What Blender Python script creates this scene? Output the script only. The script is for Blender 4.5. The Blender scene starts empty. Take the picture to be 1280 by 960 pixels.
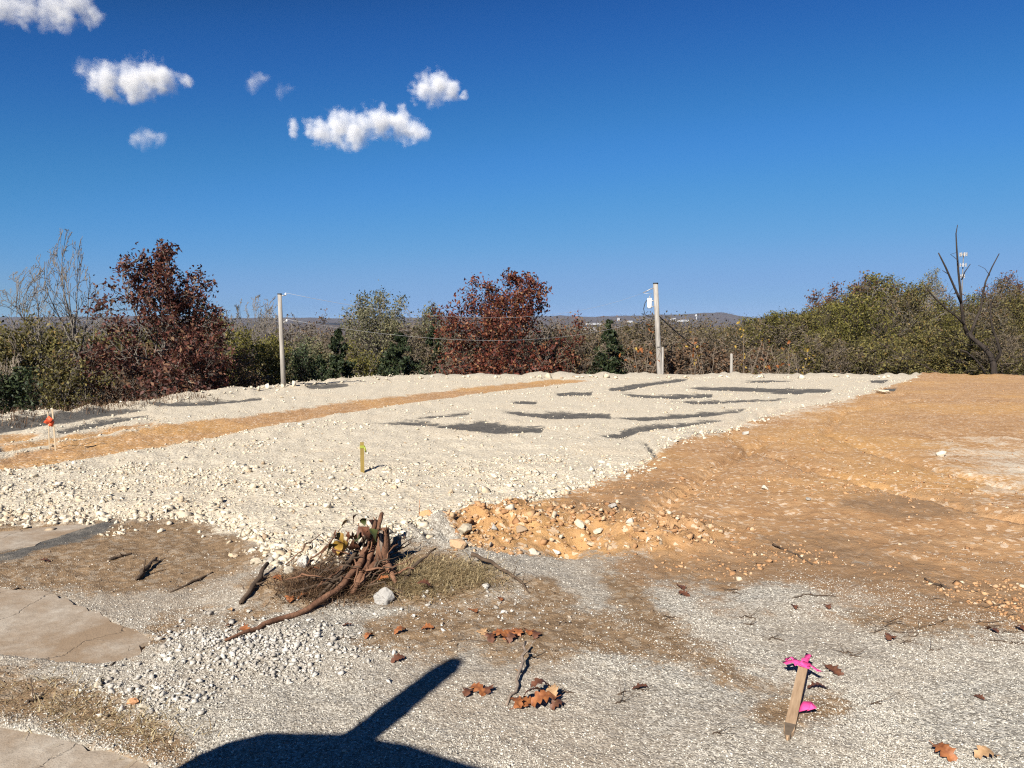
import bpy, bmesh, math, random
import numpy as np
from mathutils import Vector, Matrix

R = math.radians
random.seed(7)
RNG = np.random.default_rng(11)
scene = bpy.context.scene
COL = scene.collection

# ------------------------------------------------------------------ camera
F_PX, CX, CY, CAM_H, PITCH = 961.0, 640.0, 480.0, 1.6, math.atan(75 / 961.0)
cam_data = bpy.data.cameras.new("camera")
cam_data.sensor_width = 36.0
cam_data.lens = 36.0 * F_PX / 1280.0
cam_data.clip_start = 0.05
cam_data.clip_end = 60000
cam = bpy.data.objects.new("camera", cam_data)
COL.objects.link(cam)
cam.location = (0, 0, CAM_H)
cam.rotation_euler = (math.pi / 2 - PITCH, 0, 0)
scene.camera = cam

# ------------------------------------------------------------------ sky, sun, exposure
SUN_EL, SUN_AZ = R(36), R(25)            # light travels towards +Y, turned 25 degrees towards +X
world = bpy.data.worlds.new("World")
scene.world = world
world.use_nodes = True
wn = world.node_tree.nodes
wn.clear()
w_out = wn.new("ShaderNodeOutputWorld")
w_bg = wn.new("ShaderNodeBackground")
w_sky = wn.new("ShaderNodeTexSky")
w_sky.sky_type = 'NISHITA'
w_sky.sun_disc = False
w_sky.sun_elevation = SUN_EL
w_sky.sun_rotation = math.pi + SUN_AZ
w_sky.altitude = 3000
w_sky.air_density = 1.5
w_sky.dust_density = 0.0
w_sky.ozone_density = 10.0
# the camera's rendering of a clear blue sky: one colour curve on the whole sky, the same in every direction
SKY_K = 0.1054
w_pre = wn.new("ShaderNodeVectorMath"); w_pre.operation = 'SCALE'; w_pre.inputs['Scale'].default_value = SKY_K
w_cur = wn.new("ShaderNodeRGBCurve")
for ci, pts in enumerate(([(0.0, 0.0), (0.06, 0.007), (0.089, 0.019), (0.168, 0.066), (0.27, 0.13), (0.381, 0.19), (0.624, 0.25), (1.0, 0.42)],
                          [(0.0, 0.0), (0.15, 0.045), (0.212, 0.113), (0.381, 0.275), (0.546, 0.36), (0.665, 0.39), (0.80, 0.41), (1.0, 0.5)],
                          [(0.0, 0.0), (0.36, 0.17), (0.491, 0.40), (0.65, 0.56), (0.76, 0.67), (0.86, 0.69), (1.0, 0.72)])):
    cu = w_cur.mapping.curves[ci]
    cu.points[0].location = pts[0]; cu.points[1].location = pts[-1]
    for p in pts[1:-1]: cu.points.new(*p)
w_cur.mapping.use_clip = False
w_cur.mapping.extend = 'EXTRAPOLATED'
w_cur.mapping.update()
w_post = wn.new("ShaderNodeVectorMath"); w_post.operation = 'SCALE'; w_post.inputs['Scale'].default_value = 1 / SKY_K
w_bg.inputs[1].default_value = 0.0502
wl = world.node_tree.links
wl.new(w_sky.outputs[0], w_pre.inputs[0]); wl.new(w_pre.outputs[0], w_cur.inputs['Color'])
wl.new(w_cur.outputs[0], w_post.inputs[0]); wl.new(w_post.outputs[0], w_bg.inputs[0])
wl.new(w_bg.outputs[0], w_out.inputs[0])

LIGHT_DIR = Vector((math.sin(SUN_AZ) * math.cos(SUN_EL), math.cos(SUN_AZ) * math.cos(SUN_EL), -math.sin(SUN_EL)))
sun_data = bpy.data.lights.new("sun", 'SUN')
sun_data.energy = 5.0
sun_data.angle = R(0.53)
sun_data.color = (1.0, 0.945, 0.86)
sun = bpy.data.objects.new("sun", sun_data)
COL.objects.link(sun)
sun.rotation_euler = LIGHT_DIR.to_track_quat('-Z', 'Y').to_euler()
sun.location = (-8, -20, 18)

scene.view_settings.view_transform = 'Standard'
scene.view_settings.look = 'None'
scene.view_settings.gamma = 1.0
scene.view_settings.use_curve_mapping = False
scene.view_settings.exposure = 1.07
scene.cycles.volume_bounces = 2
scene.cycles.volume_step_rate = 0.5
scene.cycles.volume_max_steps = 512
scene.cycles.max_bounces = 8
scene.cycles.diffuse_bounces = 3
scene.cycles.use_denoising = False
scene.cycles.filter_width = 1.2
scene.cycles.use_adaptive_sampling = False
scene.cycles.sample_clamp_indirect = 4.0

# ------------------------------------------------------------------ tagging and mesh helpers
def tag(o, label=None, cat=None, group=None, kind=None):
    if label: o["label"] = label
    if cat: o["category"] = cat
    if group: o["group"] = group
    if kind: o["kind"] = kind
    return o

def link(name, data, parent=None, loc=None):
    o = bpy.data.objects.new(name, data)
    COL.objects.link(o)
    if parent is not None: o.parent = parent
    if loc is not None: o.location = loc
    return o

def empty(name, loc, rz=0.0):
    o = link(name, None, None, loc)
    o.rotation_euler = (0, 0, rz)
    o.empty_display_size = 0.1
    return o

def mesh_np(name, V, F, mat=None, smooth=False):
    V = np.asarray(V, dtype=np.float32); F = np.asarray(F, dtype=np.int32)
    me = bpy.data.meshes.new(name)
    n, k = F.shape
    me.vertices.add(len(V)); me.vertices.foreach_set("co", V.ravel())
    me.loops.add(F.size); me.loops.foreach_set("vertex_index", F.ravel())
    me.polygons.add(n)
    me.polygons.foreach_set("loop_start", np.arange(n, dtype=np.int32) * k)
    me.polygons.foreach_set("loop_total", np.full(n, k, dtype=np.int32))
    me.update(calc_edges=True)
    if smooth:
        me.polygons.foreach_set("use_smooth", np.ones(n, dtype=bool))
    if mat: me.materials.append(mat)
    return me

def mesh_bm(name, bm, mat=None, smooth=False):
    me = bpy.data.meshes.new(name)
    bm.normal_update()
    bm.to_mesh(me); bm.free()
    if smooth:
        me.polygons.foreach_set("use_smooth", np.ones(len(me.polygons), dtype=bool))
    if mat: me.materials.append(mat)
    return me

class Tubes:
    """polylines with radii -> quads; every tube closed by a point-like end"""
    def __init__(self): self.V = []; self.F = []; self.n = 0
    def add(self, pts, rad, sides=5, cap=True):
        pts = [Vector(p) for p in pts]
        m = len(pts)
        prev = None
        for i in range(m):
            t = (pts[min(i + 1, m - 1)] - pts[max(i - 1, 0)])
            if t.length < 1e-9: t = Vector((0, 0, 1))
            t.normalize()
            if prev is None:
                a = Vector((1, 0, 0)) if abs(t.x) < 0.8 else Vector((0, 1, 0))
                u = t.cross(a).normalized()
            else:
                u = (prev - t * prev.dot(t))
                u = u.normalized() if u.length > 1e-6 else t.orthogonal().normalized()
            prev = u
            v = t.cross(u)
            for k in range(sides):
                a = 2 * math.pi * k / sides
                q = pts[i] + (u * math.cos(a) + v * math.sin(a)) * rad[i]
                self.V.append((q.x, q.y, q.z))
        b = self.n
        for i in range(m - 1):
            for k in range(sides):
                k2 = (k + 1) % sides
                self.F.append((b + i * sides + k, b + i * sides + k2, b + (i + 1) * sides + k2, b + (i + 1) * sides + k))
        self.n += m * sides
        if cap and sides >= 4:
            for i, flip in ((0, True), (m - 1, False)):
                c = pts[i]; self.V.append((c.x, c.y, c.z)); ci = self.n; self.n += 1
                o = b + i * sides
                for k in range(0, sides - 1, 2):
                    k1, k2 = k + 1, (k + 2) % sides
                    q = (ci, o + k, o + k1, o + k2)
                    self.F.append(q[::-1] if flip else q)
                if sides % 2:
                    pass
    def mesh(self, name, mat, smooth=True):
        return mesh_np(name, self.V, self.F, mat, smooth)

def box_bm(bm, c, s, rot=None):
    r = bmesh.ops.create_cube(bm, size=1.0)
    M = Matrix.Translation(c) @ (rot.to_4x4() if rot is not None else Matrix.Identity(4)) @ Matrix.Diagonal((s[0], s[1], s[2], 1))
    bmesh.ops.transform(bm, matrix=M, verts=r['verts'])
    return r['verts']

# ------------------------------------------------------------------ numpy noise
def _hash(ix, iy, seed):
    h = (ix.astype(np.int64) * 374761393 + iy.astype(np.int64) * 668265263 + seed * 1274126177) & 0xffffffff
    h = ((h ^ (h >> 13)) * 1274126177) & 0xffffffff
    h = (h ^ (h >> 16)) & 0xffffffff
    return h / 4294967295.0

def vnoise(x, y, seed=0):
    ix, iy = np.floor(x), np.floor(y)
    fx, fy = x - ix, y - iy
    fx = fx * fx * (3 - 2 * fx); fy = fy * fy * (3 - 2 * fy)
    a = _hash(ix, iy, seed); b = _hash(ix + 1, iy, seed); c = _hash(ix, iy + 1, seed); d = _hash(ix + 1, iy + 1, seed)
    return (a + (b - a) * fx) * (1 - fy) + (c + (d - c) * fx) * fy

def fbm(x, y, seed=0, octs=4):
    s = 0; a = 0.5; t = 0
    for o in range(octs):
        s = s + a * vnoise(x, y, seed + o * 17); t += a; a *= 0.5; x = x * 2.03 + 5.1; y = y * 2.03 + 1.7
    return s / t

def sstep(a, b, v):
    t = np.clip((v - a) / (b - a), 0, 1)
    return t * t * (3 - 2 * t)

# ------------------------------------------------------------------ projection between the photograph's rays and the ground
CP, SP = math.cos(PITCH), math.sin(PITCH)
def ray(px, py):
    a, b = (px - CX) / F_PX, (CY - py) / F_PX
    return np.array([a, CP + b * SP, -SP + b * CP])

def project(x, y, z):
    zz = z - CAM_H
    dep = y * CP - zz * SP
    dep = np.where(dep < 0.3, 0.3, dep)
    return CX + F_PX * x / dep, CY - F_PX * (y * SP + zz * CP) / dep

def plane_z(y):
    return -0.02 * np.log1p(np.exp(np.clip((np.asarray(y, float) - 5.0) * 1.2, -40, 40))) / 1.2

def on_plane(px, py):
    r = ray(px, py)
    y = 5.0
    for _ in range(60):
        t = (float(plane_z(y)) - CAM_H) / r[2]
        y = 0.5 * y + 0.5 * r[1] * t
    return r[0] * t, r[1] * t

def poly_sd(px, py, poly):
    """signed distance, positive inside"""
    d2 = np.full(px.shape, 1e18); ins = np.zeros(px.shape, bool)
    n = len(poly)
    for i in range(n):
        x0, y0 = poly[i]; x1, y1 = poly[(i + 1) % n]
        ex, ey = x1 - x0, y1 - y0
        L = ex * ex + ey * ey + 1e-12
        t = np.clip(((px - x0) * ex + (py - y0) * ey) / L, 0, 1)
        d2 = np.minimum(d2, (px - x0 - t * ex) ** 2 + (py - y0 - t * ey) ** 2)
        if ey != 0:
            c = ((y0 > py) != (y1 > py)) & (px < ex * (py - y0) / ey + x0)
            ins ^= c
    d = np.sqrt(d2)
    return np.where(ins, d, -d)

# outline of the levelled pad (its edge is where the ground drops away to the trees)
PAD_PX = [(-400, 590), (-150, 545), (0, 523), (150, 506), (250, 494), (340, 484), (430, 475), (540, 470), (700, 469.5), (900, 469.5), (1140, 469.5), (1280, 470.5), (1500, 471), (1900, 474)]
PAD = [on_plane(*p) for p in PAD_PX] + [(70, 10), (60, -60), (-60, -60), (-30, 2)]

# ------------------------------------------------------------------ ground cover outlines
LIME = [[(-400, 655), (0, 652), (150, 652), (235, 648), (300, 668), (335, 690), (350, 712), (385, 716), (420, 705), (480, 690), (530, 668), (590, 645), (690, 622), (745, 603), (800, 585), (832, 560), (850, 547), (900, 538), (960, 522), (1010, 508), (1075, 495), (1120, 480), (1165, 466), (1100, 430), (-400, 430)]]
TRACK = [[(-400, 650), (0, 588), (100, 573), (250, 548), (400, 520), (500, 504), (620, 489), (740, 475), (690, 473.5), (560, 487), (420, 503), (300, 519), (200, 530), (100, 548), (0, 568), (-400, 625)],
         [(0, 556), (90, 541), (200, 524), (190, 530), (90, 548), (0, 563)], [(-60, 562), (0, 545), (60, 540), (20, 552)]]
ORANGE = [[(600, 640), (745, 600), (832, 555), (960, 518), (1075, 490), (1165, 455), (2200, 455), (2200, 820), (1280, 775), (1180, 737), (1050, 700), (960, 705), (900, 728), (830, 712), (810, 692), (720, 690), (590, 702), (560, 672)]]
BROWN = [[(560, 760), (700, 748), (760, 762), (800, 800), (700, 832), (600, 818)], [(745, 712), (800, 722), (860, 790), (940, 840), (990, 862), (930, 864), (850, 832), (775, 775)], [(-400, 650), (235, 646), (330, 690), (345, 712), (250, 735), (150, 745), (60, 742), (0, 735), (-400, 720)],
         [(800, 704), (960, 692), (1100, 702), (1280, 740), (1500, 770), (1500, 800), (1280, 782), (1180, 752), (1000, 716), (900, 735), (820, 722)],
         [(650, 730), (690, 725), (735, 760), (700, 768), (665, 760)],
         [(765, 738), (800, 745), (850, 790), (900, 830), (960, 850), (900, 852), (840, 818), (785, 775)],
         [(680, 775), (780, 770), (850, 800), (900, 830), (820, 840), (740, 815), (660, 800)],
         [(440, 770), (560, 752), (650, 770), (668, 798), (560, 822), (450, 805)],
         [(955, 872), (1050, 868), (1062, 882), (990, 905), (945, 900)],
         [(-400, 838), (40, 836), (130, 868), (200, 903), (238, 935), (228, 965), (150, 930), (40, 900), (-400, 885)],
         [(170, 812), (230, 790), (340, 775), (450, 748), (300, 756), (190, 780)],
         [(1060, 765), (1200, 768), (1240, 790), (1150, 800), (1070, 780)],
         [(300, 730), (420, 700), (560, 700), (650, 735), (560, 765), (380, 770), (290, 780)]]
FABRIC = [[(465, 527), (520, 526), (560, 530), (600, 526), (640, 530), (682, 533), (676, 539), (620, 541), (580, 537), (540, 532), (500, 530)],
          [(630, 515), (700, 513), (762, 517), (766, 522), (700, 523), (650, 519)],
          [(774, 491), (830, 493), (892, 491), (890, 496), (840, 498), (790, 495)],
          [(748, 544), (790, 534), (850, 527), (908, 525), (850, 533), (800, 539), (780, 546)],
          [(770, 521), (830, 519), (900, 513), (932, 510), (925, 515), (860, 521), (800, 525)],
          [(560, 517), (592, 513), (588, 517), (540, 522), (500, 524), (530, 519)],
          [(695, 490), (742, 489), (738, 493.5), (698, 494)], [(840, 502), (880, 500), (960, 498), (1000, 496), (960, 500), (880, 504)],
          [(850, 483.5), (940, 484), (1042, 486), (1035, 490), (960, 489), (880, 487)], [(640, 502), (672, 500), (670, 504), (640, 504)],
          [(756, 487), (790, 480), (850, 473), (864, 475), (810, 482), (780, 488)], [(905, 476), (960, 474.5), (1000, 475), (950, 478)],
          [(940, 491), (990, 488), (1025, 485), (1000, 492)], [(1085, 474), (1112, 474), (1105, 478.5), (1090, 478.5)], [(1103, 485), (1122, 484), (1118, 488.5), (1105, 488)],
          [(800, 547), (808, 550), (822, 570), (818, 572), (808, 558)],
          [(-200, 558), (0, 531), (60, 522), (130, 512), (185, 511), (150, 517), (90, 526), (50, 532), (0, 541), (-200, 570)],
          [(175, 505), (250, 502), (325, 496), (330, 499), (260, 506), (200, 508)], [(60, 540), (130, 524), (185, 519), (140, 529), (80, 541)],
          [(380, 483), (430, 480), (440, 482), (390, 486)], [(0, 690), (60, 670), (140, 651), (160, 656), (80, 682), (20, 700), (0, 704), (-60, 715), (-60, 700)]]
MUD = [[(780, 704), (860, 690), (1000, 668), (1120, 684), (1280, 722), (1500, 760), (1500, 815), (1280, 790), (1150, 756), (1000, 728), (900, 740), (830, 724)],
       [(1060, 628), (1130, 622), (1215, 634), (1180, 646), (1090, 642)],
       [(700, 640), (760, 618), (830, 600), (800, 640), (740, 660)]]
PALE = [[(1175, 566), (1280, 562), (1500, 565), (1500, 592), (1280, 590), (1240, 577)], [(1000, 497), (1030, 492), (1042, 500), (1010, 504)], [(1170, 567), (1200, 563), (1230, 568), (1190, 572)],
        [(900, 522), (1000, 505), (1060, 500), (1000, 515), (930, 527)], [(1240, 598), (1290, 600), (1280, 606), (1245, 604)]]
SLABS = [[(-300, 752), (0, 735), (62, 741), (130, 770), (196, 798), (176, 824), (110, 833), (0, 822), (-300, 850)],
         [(-300, 905), (0, 905), (60, 915), (140, 935), (215, 962), (300, 1015), (-300, 1015)],
         [(-300, 700), (0, 663), (80, 655), (148, 652), (90, 668), (30, 684), (0, 690), (-300, 748)]]

def cover(x, y):
    """ground cover weights 0..1 (0.5 at the outline) at world positions"""
    px, py = project(x, y, plane_z(y))
    front = y > 0.6
    soft = np.clip(1.2 + (py - 465) * 0.055, 1.2, 20)
    def layer(polys, k=1.0):
        s = np.full(px.shape, -1e6)
        for P in polys:
            xs = [p[0] for p in P]; ys = [p[1] for p in P]
            m = (px > min(xs) - 60) & (px < max(xs) + 60) & (py > min(ys) - 60) & (py < max(ys) + 60) & front
            if m.any():
                s[m] = np.maximum(s[m], poly_sd(px[m], py[m], P))
        return np.clip(0.5 + s / (2 * soft * k), 0, 1)
    c = dict(lime=layer(LIME, 2.0), track=layer(TRACK, 0.8), orange=layer(ORANGE, 1.6), brown=layer(BROWN, 1.7), fabric=layer(FABRIC, 0.7), pale=layer(PALE, 4.0), slab=layer(SLABS, 0.4), mud=layer(MUD, 3.2))
    c['px'], c['py'] = px, py
    return c

BERM = [on_plane(*p) for p in [(545, 680), (600, 668), (660, 656), (720, 650), (775, 660), (830, 668)]]
BRUSH = [on_plane(*p) for p in [(360, 735), (440, 720), (520, 715), (600, 715)]]
HEAP = [on_plane(*p) for p in [(250, 815), (310, 812), (370, 800)]]
SHOULDER = [on_plane(*p) for p in [(330, 700), (400, 705), (490, 685)]]
RUTS = [[on_plane(*p) for p in q] for q in ([(1300, 655), (1150, 618), (1010, 585), (930, 555), (900, 535), (960, 512), (1060, 498), (1140, 492)], [(1300, 615), (1180, 588), (1080, 560), (1030, 540), (1050, 515), (1110, 503), (1190, 500), (1300, 508)], [(700, 690), (800, 650), (860, 610), (900, 580), (960, 548)])]
def ridge(x, y, line, h, w):
    d = np.full(np.shape(x), 1e9)
    for (x0, y0), (x1, y1) in zip(line[:-1], line[1:]):
        ex, ey = x1 - x0, y1 - y0
        t = np.clip(((x - x0) * ex + (y - y0) * ey) / (ex * ex + ey * ey), 0, 1)
        d = np.minimum(d, np.hypot(x - x0 - t * ex, y - y0 - t * ey))
    return h * np.exp(-(d / w) ** 2)

def height(x, y, c=None):
    x = np.asarray(x, float); y = np.asarray(y, float)
    sd = -poly_sd(x, y, PAD)                       # positive outside the pad
    out = np.maximum(sd, 0)
    z = plane_z(np.minimum(y, 40.0))
    az = x / np.maximum(y, 20.0)
    # slope falling away, then the valley and far hills
    z = z - 0.34 * np.minimum(out, 11) - 0.075 * np.clip(out - 11, 0, 90) - 0.035 * np.clip(out - 101, 0, 700)
    rise = sstep(0.18, 0.70, az) * sstep(14, 130, out)
    z = z + rise * 8.5 * (1 - sstep(500, 1500, out))
    z = z + 3.0 * sstep(0.30, 0.75, az) * sstep(0, 12, out)
    z = z + sstep(0.25, 0.7, -az) * sstep(40, 300, out) * 7
    z = z - 14 * sstep(250, 900, y) * (1 - sstep(1500, 3000, y))
    z = z + sstep(300, 900, y) * 42 * (fbm(x / 420 + 7.1, y / 420, 3) - 0.5)
    far = sstep(1300, 3600, y)
    z = z + far * (22 + 46 * (fbm(x / 700, y / 900, 4) - 0.5))
    hill = sstep(4200, 6400, y)
    ridge_px = CX + F_PX * x / np.maximum(y, 1.0)
    crest = np.interp(ridge_px, [-200, 250, 420, 640, 700, 740, 800, 860, 905, 950, 1000, 1030, 1070, 1150, 1500], [40, 46, 34, 40, 58, 54, 66, 72, 60, 44, 50, 66, 48, 40, 46])
    z = z + hill * (crest + 16 + 26 * (fbm(x / 420, y / 2000, 12) - .5) + 8 * (fbm(x / 110, y / 900, 14) - .5))
    z = z + sstep(60, 300, out) * (fbm(x / 90, y / 90, 5) - 0.5) * 9 * sstep(30, 200, out)
    # relief of the worked ground
    if c is None: c = cover(x, y)
    near = 1 - sstep(45, 70, np.abs(y)) 
    lime = c['lime']; slab = c['slab']
    n1 = fbm(x * 0.9, y * 0.9, 21) - 0.5
    n2 = fbm(x * 3.7, y * 3.7, 22) - 0.5
    n3 = fbm(x * 15, y * 15, 23, 3) - 0.5
    det = 0.05 * n1 + (0.02 + 0.045 * lime + 0.03 * c['orange']) * n2 + (0.012 + 0.014 * lime + 0.014 * c['orange'] + 0.010 * c['brown']) * n3
    fl = np.clip(c['fabric'] * 1.4 - 0.2, 0, 1)
    det = det * (1 - 0.75 * fl) - 0.045 * fl * (y > 7)
    tr = np.clip(c['track'] * 1.5 - 0.3, 0, 1)
    det = det - tr * 0.05 + tr * 0.02 * n2
    z = z + near * det * (1 - sstep(.6, .95, slab)) - 0.035 * sstep(0.6, 0.95, slab) * near
    z = z + 0.05 * np.clip(lime, 0, 1) * sstep(560, 650, c['py']) * near
    z = z + ridge(x, y, BERM, 0.17, 0.42) * (0.75 + 1.1 * n2 + 0.5 * n3)
    z = z + ridge(x, y, BRUSH, 0.09, 0.38) + ridge(x, y, HEAP, 0.035, 0.25) + ridge(x, y, SHOULDER, 0.05, 0.2)
    for rut in RUTS:
        z = z - ridge(x, y, rut, 0.055, 0.14) * (0.6 + 1.2 * np.abs(np.sin((x + y) * 9.0))) + ridge(x, y, [(a + .0, b + .27) for a, b in rut], 0.02, 0.10)
    # rough windrow along the pad's far edge
    z = z + 0.12 * np.exp(-((sd + 0.5) / 0.6) ** 2) * (0.5 + 1.6 * np.clip(n1 + 0.25, 0, 1) + n2) * near
    return z

def gz(x, y):
    return float(height(np.array([x]), np.array([y]))[0])

def at(px, py, lift=0.0):
    """the point of the ground that the photograph shows at a pixel"""
    r = ray(px, py)
    x, y = on_plane(px, py)
    for _ in range(4):
        z = gz(x, y)
        t = (z - CAM_H) / r[2]
        if t < 0 or t > 60: break
        x, y = 0.4 * x + 0.6 * r[0] * t, 0.4 * y + 0.6 * r[1] * t
    return Vector((x, y, gz(x, y) + lift))

def above(px, py, depth):
    r = ray(px, py)
    t = depth / r[1]
    return Vector((r[0] * t, depth, CAM_H + r[2] * t))

def far_hit(px, py, d0=300.0, d1=9000.0):
    """where the sight line meets the far terrain"""
    r = ray(px, py); y = np.geomspace(d0, d1, 900); t = y / r[1]
    h = height(r[0] * t, y); below = np.nonzero(CAM_H + r[2] * t < h)[0]
    i = below[0] if len(below) else int(np.argmin(CAM_H + r[2] * t - h))
    return float(y[i])

# ------------------------------------------------------------------ materials
def new_mat(name):
    m = bpy.data.materials.new(name); m.use_nodes = True
    nt = m.node_tree; nt.nodes.clear()
    out = nt.nodes.new("ShaderNodeOutputMaterial")
    return m, nt, out

def N(nt, typ, **kw):
    n = nt.nodes.new(typ)
    for k, v in kw.items():
        if k.startswith('i_'): 
            key = k[2:]
            n.inputs[int(key) if key.isdigit() else key].default_value = v
        else: setattr(n, k, v)
    return n

def ramp(nt, fac, stops):
    r = nt.nodes.new("ShaderNodeValToRGB")
    el = r.color_ramp.elements
    while len(el) < len(stops): el.new(0.5)
    for e, (p, c) in zip(el, stops):
        e.position = p
        e.color = (c[0], c[1], c[2], 1) if hasattr(c, '__len__') else (c, c, c, 1)
    nt.links.new(fac, r.inputs[0])
    return r.outputs[0]

def mixc(nt, fac, a, b, mode='MIX'):
    m = nt.nodes.new("ShaderNodeMix"); m.data_type = 'RGBA'; m.blend_type = mode
    if isinstance(fac, (int, float)): m.inputs[0].default_value = fac
    else: nt.links.new(fac, m.inputs[0])
    for s, v in ((6, a), (7, b)):
        if hasattr(v, 'is_output'): nt.links.new(v, m.inputs[s])
        else: m.inputs[s].default_value = (v[0], v[1], v[2], 1)
    return m.outputs[2]

def math_n(nt, op, a, b=None, c=None, clamp=False):
    m = nt.nodes.new("ShaderNodeMath"); m.operation = op; m.use_clamp = clamp
    for i, v in enumerate((a, b, c)):
        if v is None: continue
        if hasattr(v, 'is_output'): nt.links.new(v, m.inputs[i])
        else: m.inputs[i].default_value = v
    return m.outputs[0]

def noise_n(nt, vec, scale, detail=4, rough=0.55, dist=0.0):
    n = nt.nodes.new("ShaderNodeTexNoise")
    n.inputs['Scale'].default_value = scale; n.inputs['Detail'].default_value = detail
    n.inputs['Roughness'].default_value = rough; n.inputs['Distortion'].default_value = dist
    if vec is not None: nt.links.new(vec, n.inputs['Vector'])
    return n.outputs[0]

def simple_mat(name, c1, c2, scale=8.0, rough=0.85, bump=0.3, bdist=0.01, spec=0.3, stretch=(1, 1, 1), metal=0.0, island=0.0):
    m, nt, out = new_mat(name)
    tc = N(nt, "ShaderNodeTexCoord")
    mp = N(nt, "ShaderNodeMapping"); mp.inputs['Scale'].default_value = stretch
    nt.links.new(tc.outputs['Object'], mp.inputs[0])
    f = noise_n(nt, mp.outputs[0], scale, 6, 0.6)
    if island > 0:
        g = N(nt, "ShaderNodeNewGeometry")
        f = math_n(nt, 'ADD', math_n(nt, 'MULTIPLY', f, 1 - island), math_n(nt, 'MULTIPLY', g.outputs['Random Per Island'], island))
    col = ramp(nt, f, [(0.3, c1), (0.7, c2)])
    b = N(nt, "ShaderNodeBsdfPrincipled")
    b.inputs['Roughness'].default_value = rough
    b.inputs['Specular IOR Level'].default_value = spec
    b.inputs['Metallic'].default_value = metal
    nt.links.new(col, b.inputs['Base Color'])
    if bump > 0:
        bp = N(nt, "ShaderNodeBump"); bp.inputs['Strength'].default_value = bump; bp.inputs['Distance'].default_value = bdist
        nt.links.new(noise_n(nt, mp.outputs[0], scale * 3, 8, 0.65), bp.inputs['Height'])
        nt.links.new(bp.outputs[0], b.inputs['Normal'])
    nt.links.new(b.outputs[0], out.inputs[0])
    return m

def leaf_mat(name, cols, trans=0.3, rough=0.6):
    m, nt, out = new_mat(name)
    g = N(nt, "ShaderNodeNewGeometry")
    col = ramp(nt, g.outputs['Random Per Island'], cols)
    b = N(nt, "ShaderNodeBsdfPrincipled"); b.inputs['Roughness'].default_value = rough; b.inputs['Specular IOR Level'].default_value = 0.25
    t = N(nt, "ShaderNodeBsdfTranslucent")
    nt.links.new(col, b.inputs['Base Color']); nt.links.new(col, t.inputs['Color'])
    mx = N(nt, "ShaderNodeMixShader"); mx.inputs[0].default_value = trans
    nt.links.new(b.outputs[0], mx.inputs[1]); nt.links.new(t.outputs[0], mx.inputs[2])
    nt.links.new(mx.outputs[0], out.inputs[0])
    return m

def stone_mat(name, cols, dust, dust_amt=0.35, bump=0.5, scale=14):
    """broken stone: tone per piece, mottling, soil clinging to it"""
    m, nt, out = new_mat(name)
    g = N(nt, "ShaderNodeNewGeometry"); oi = N(nt, "ShaderNodeObjectInfo")
    tc = N(nt, "ShaderNodeTexCoord")
    rnd = math_n(nt, 'FRACT', math_n(nt, 'ADD', g.outputs['Random Per Island'], oi.outputs['Random']))
    col = ramp(nt, rnd, cols)
    n1 = noise_n(nt, tc.outputs['Object'], scale, 6, 0.65)
    col = mixc(nt, math_n(nt, 'MULTIPLY', ramp(nt, n1, [(0.45, 0.0), (0.68, 1.0)]), dust_amt), col, dust)
    b = N(nt, "ShaderNodeBsdfPrincipled"); b.inputs['Roughness'].default_value = 0.92; b.inputs['Specular IOR Level'].default_value = 0.2
    nt.links.new(col, b.inputs['Base Color'])
    bp = N(nt, "ShaderNodeBump"); bp.inputs['Strength'].default_value = bump; bp.inputs['Distance'].default_value = 0.012
    nt.links.new(noise_n(nt, tc.outputs['Object'], scale * 2.5, 8, 0.7), bp.inputs['Height'])
    nt.links.new(bp.outputs[0], b.inputs['Normal'])
    nt.links.new(b.outputs[0], out.inputs[0])
    return m

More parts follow.
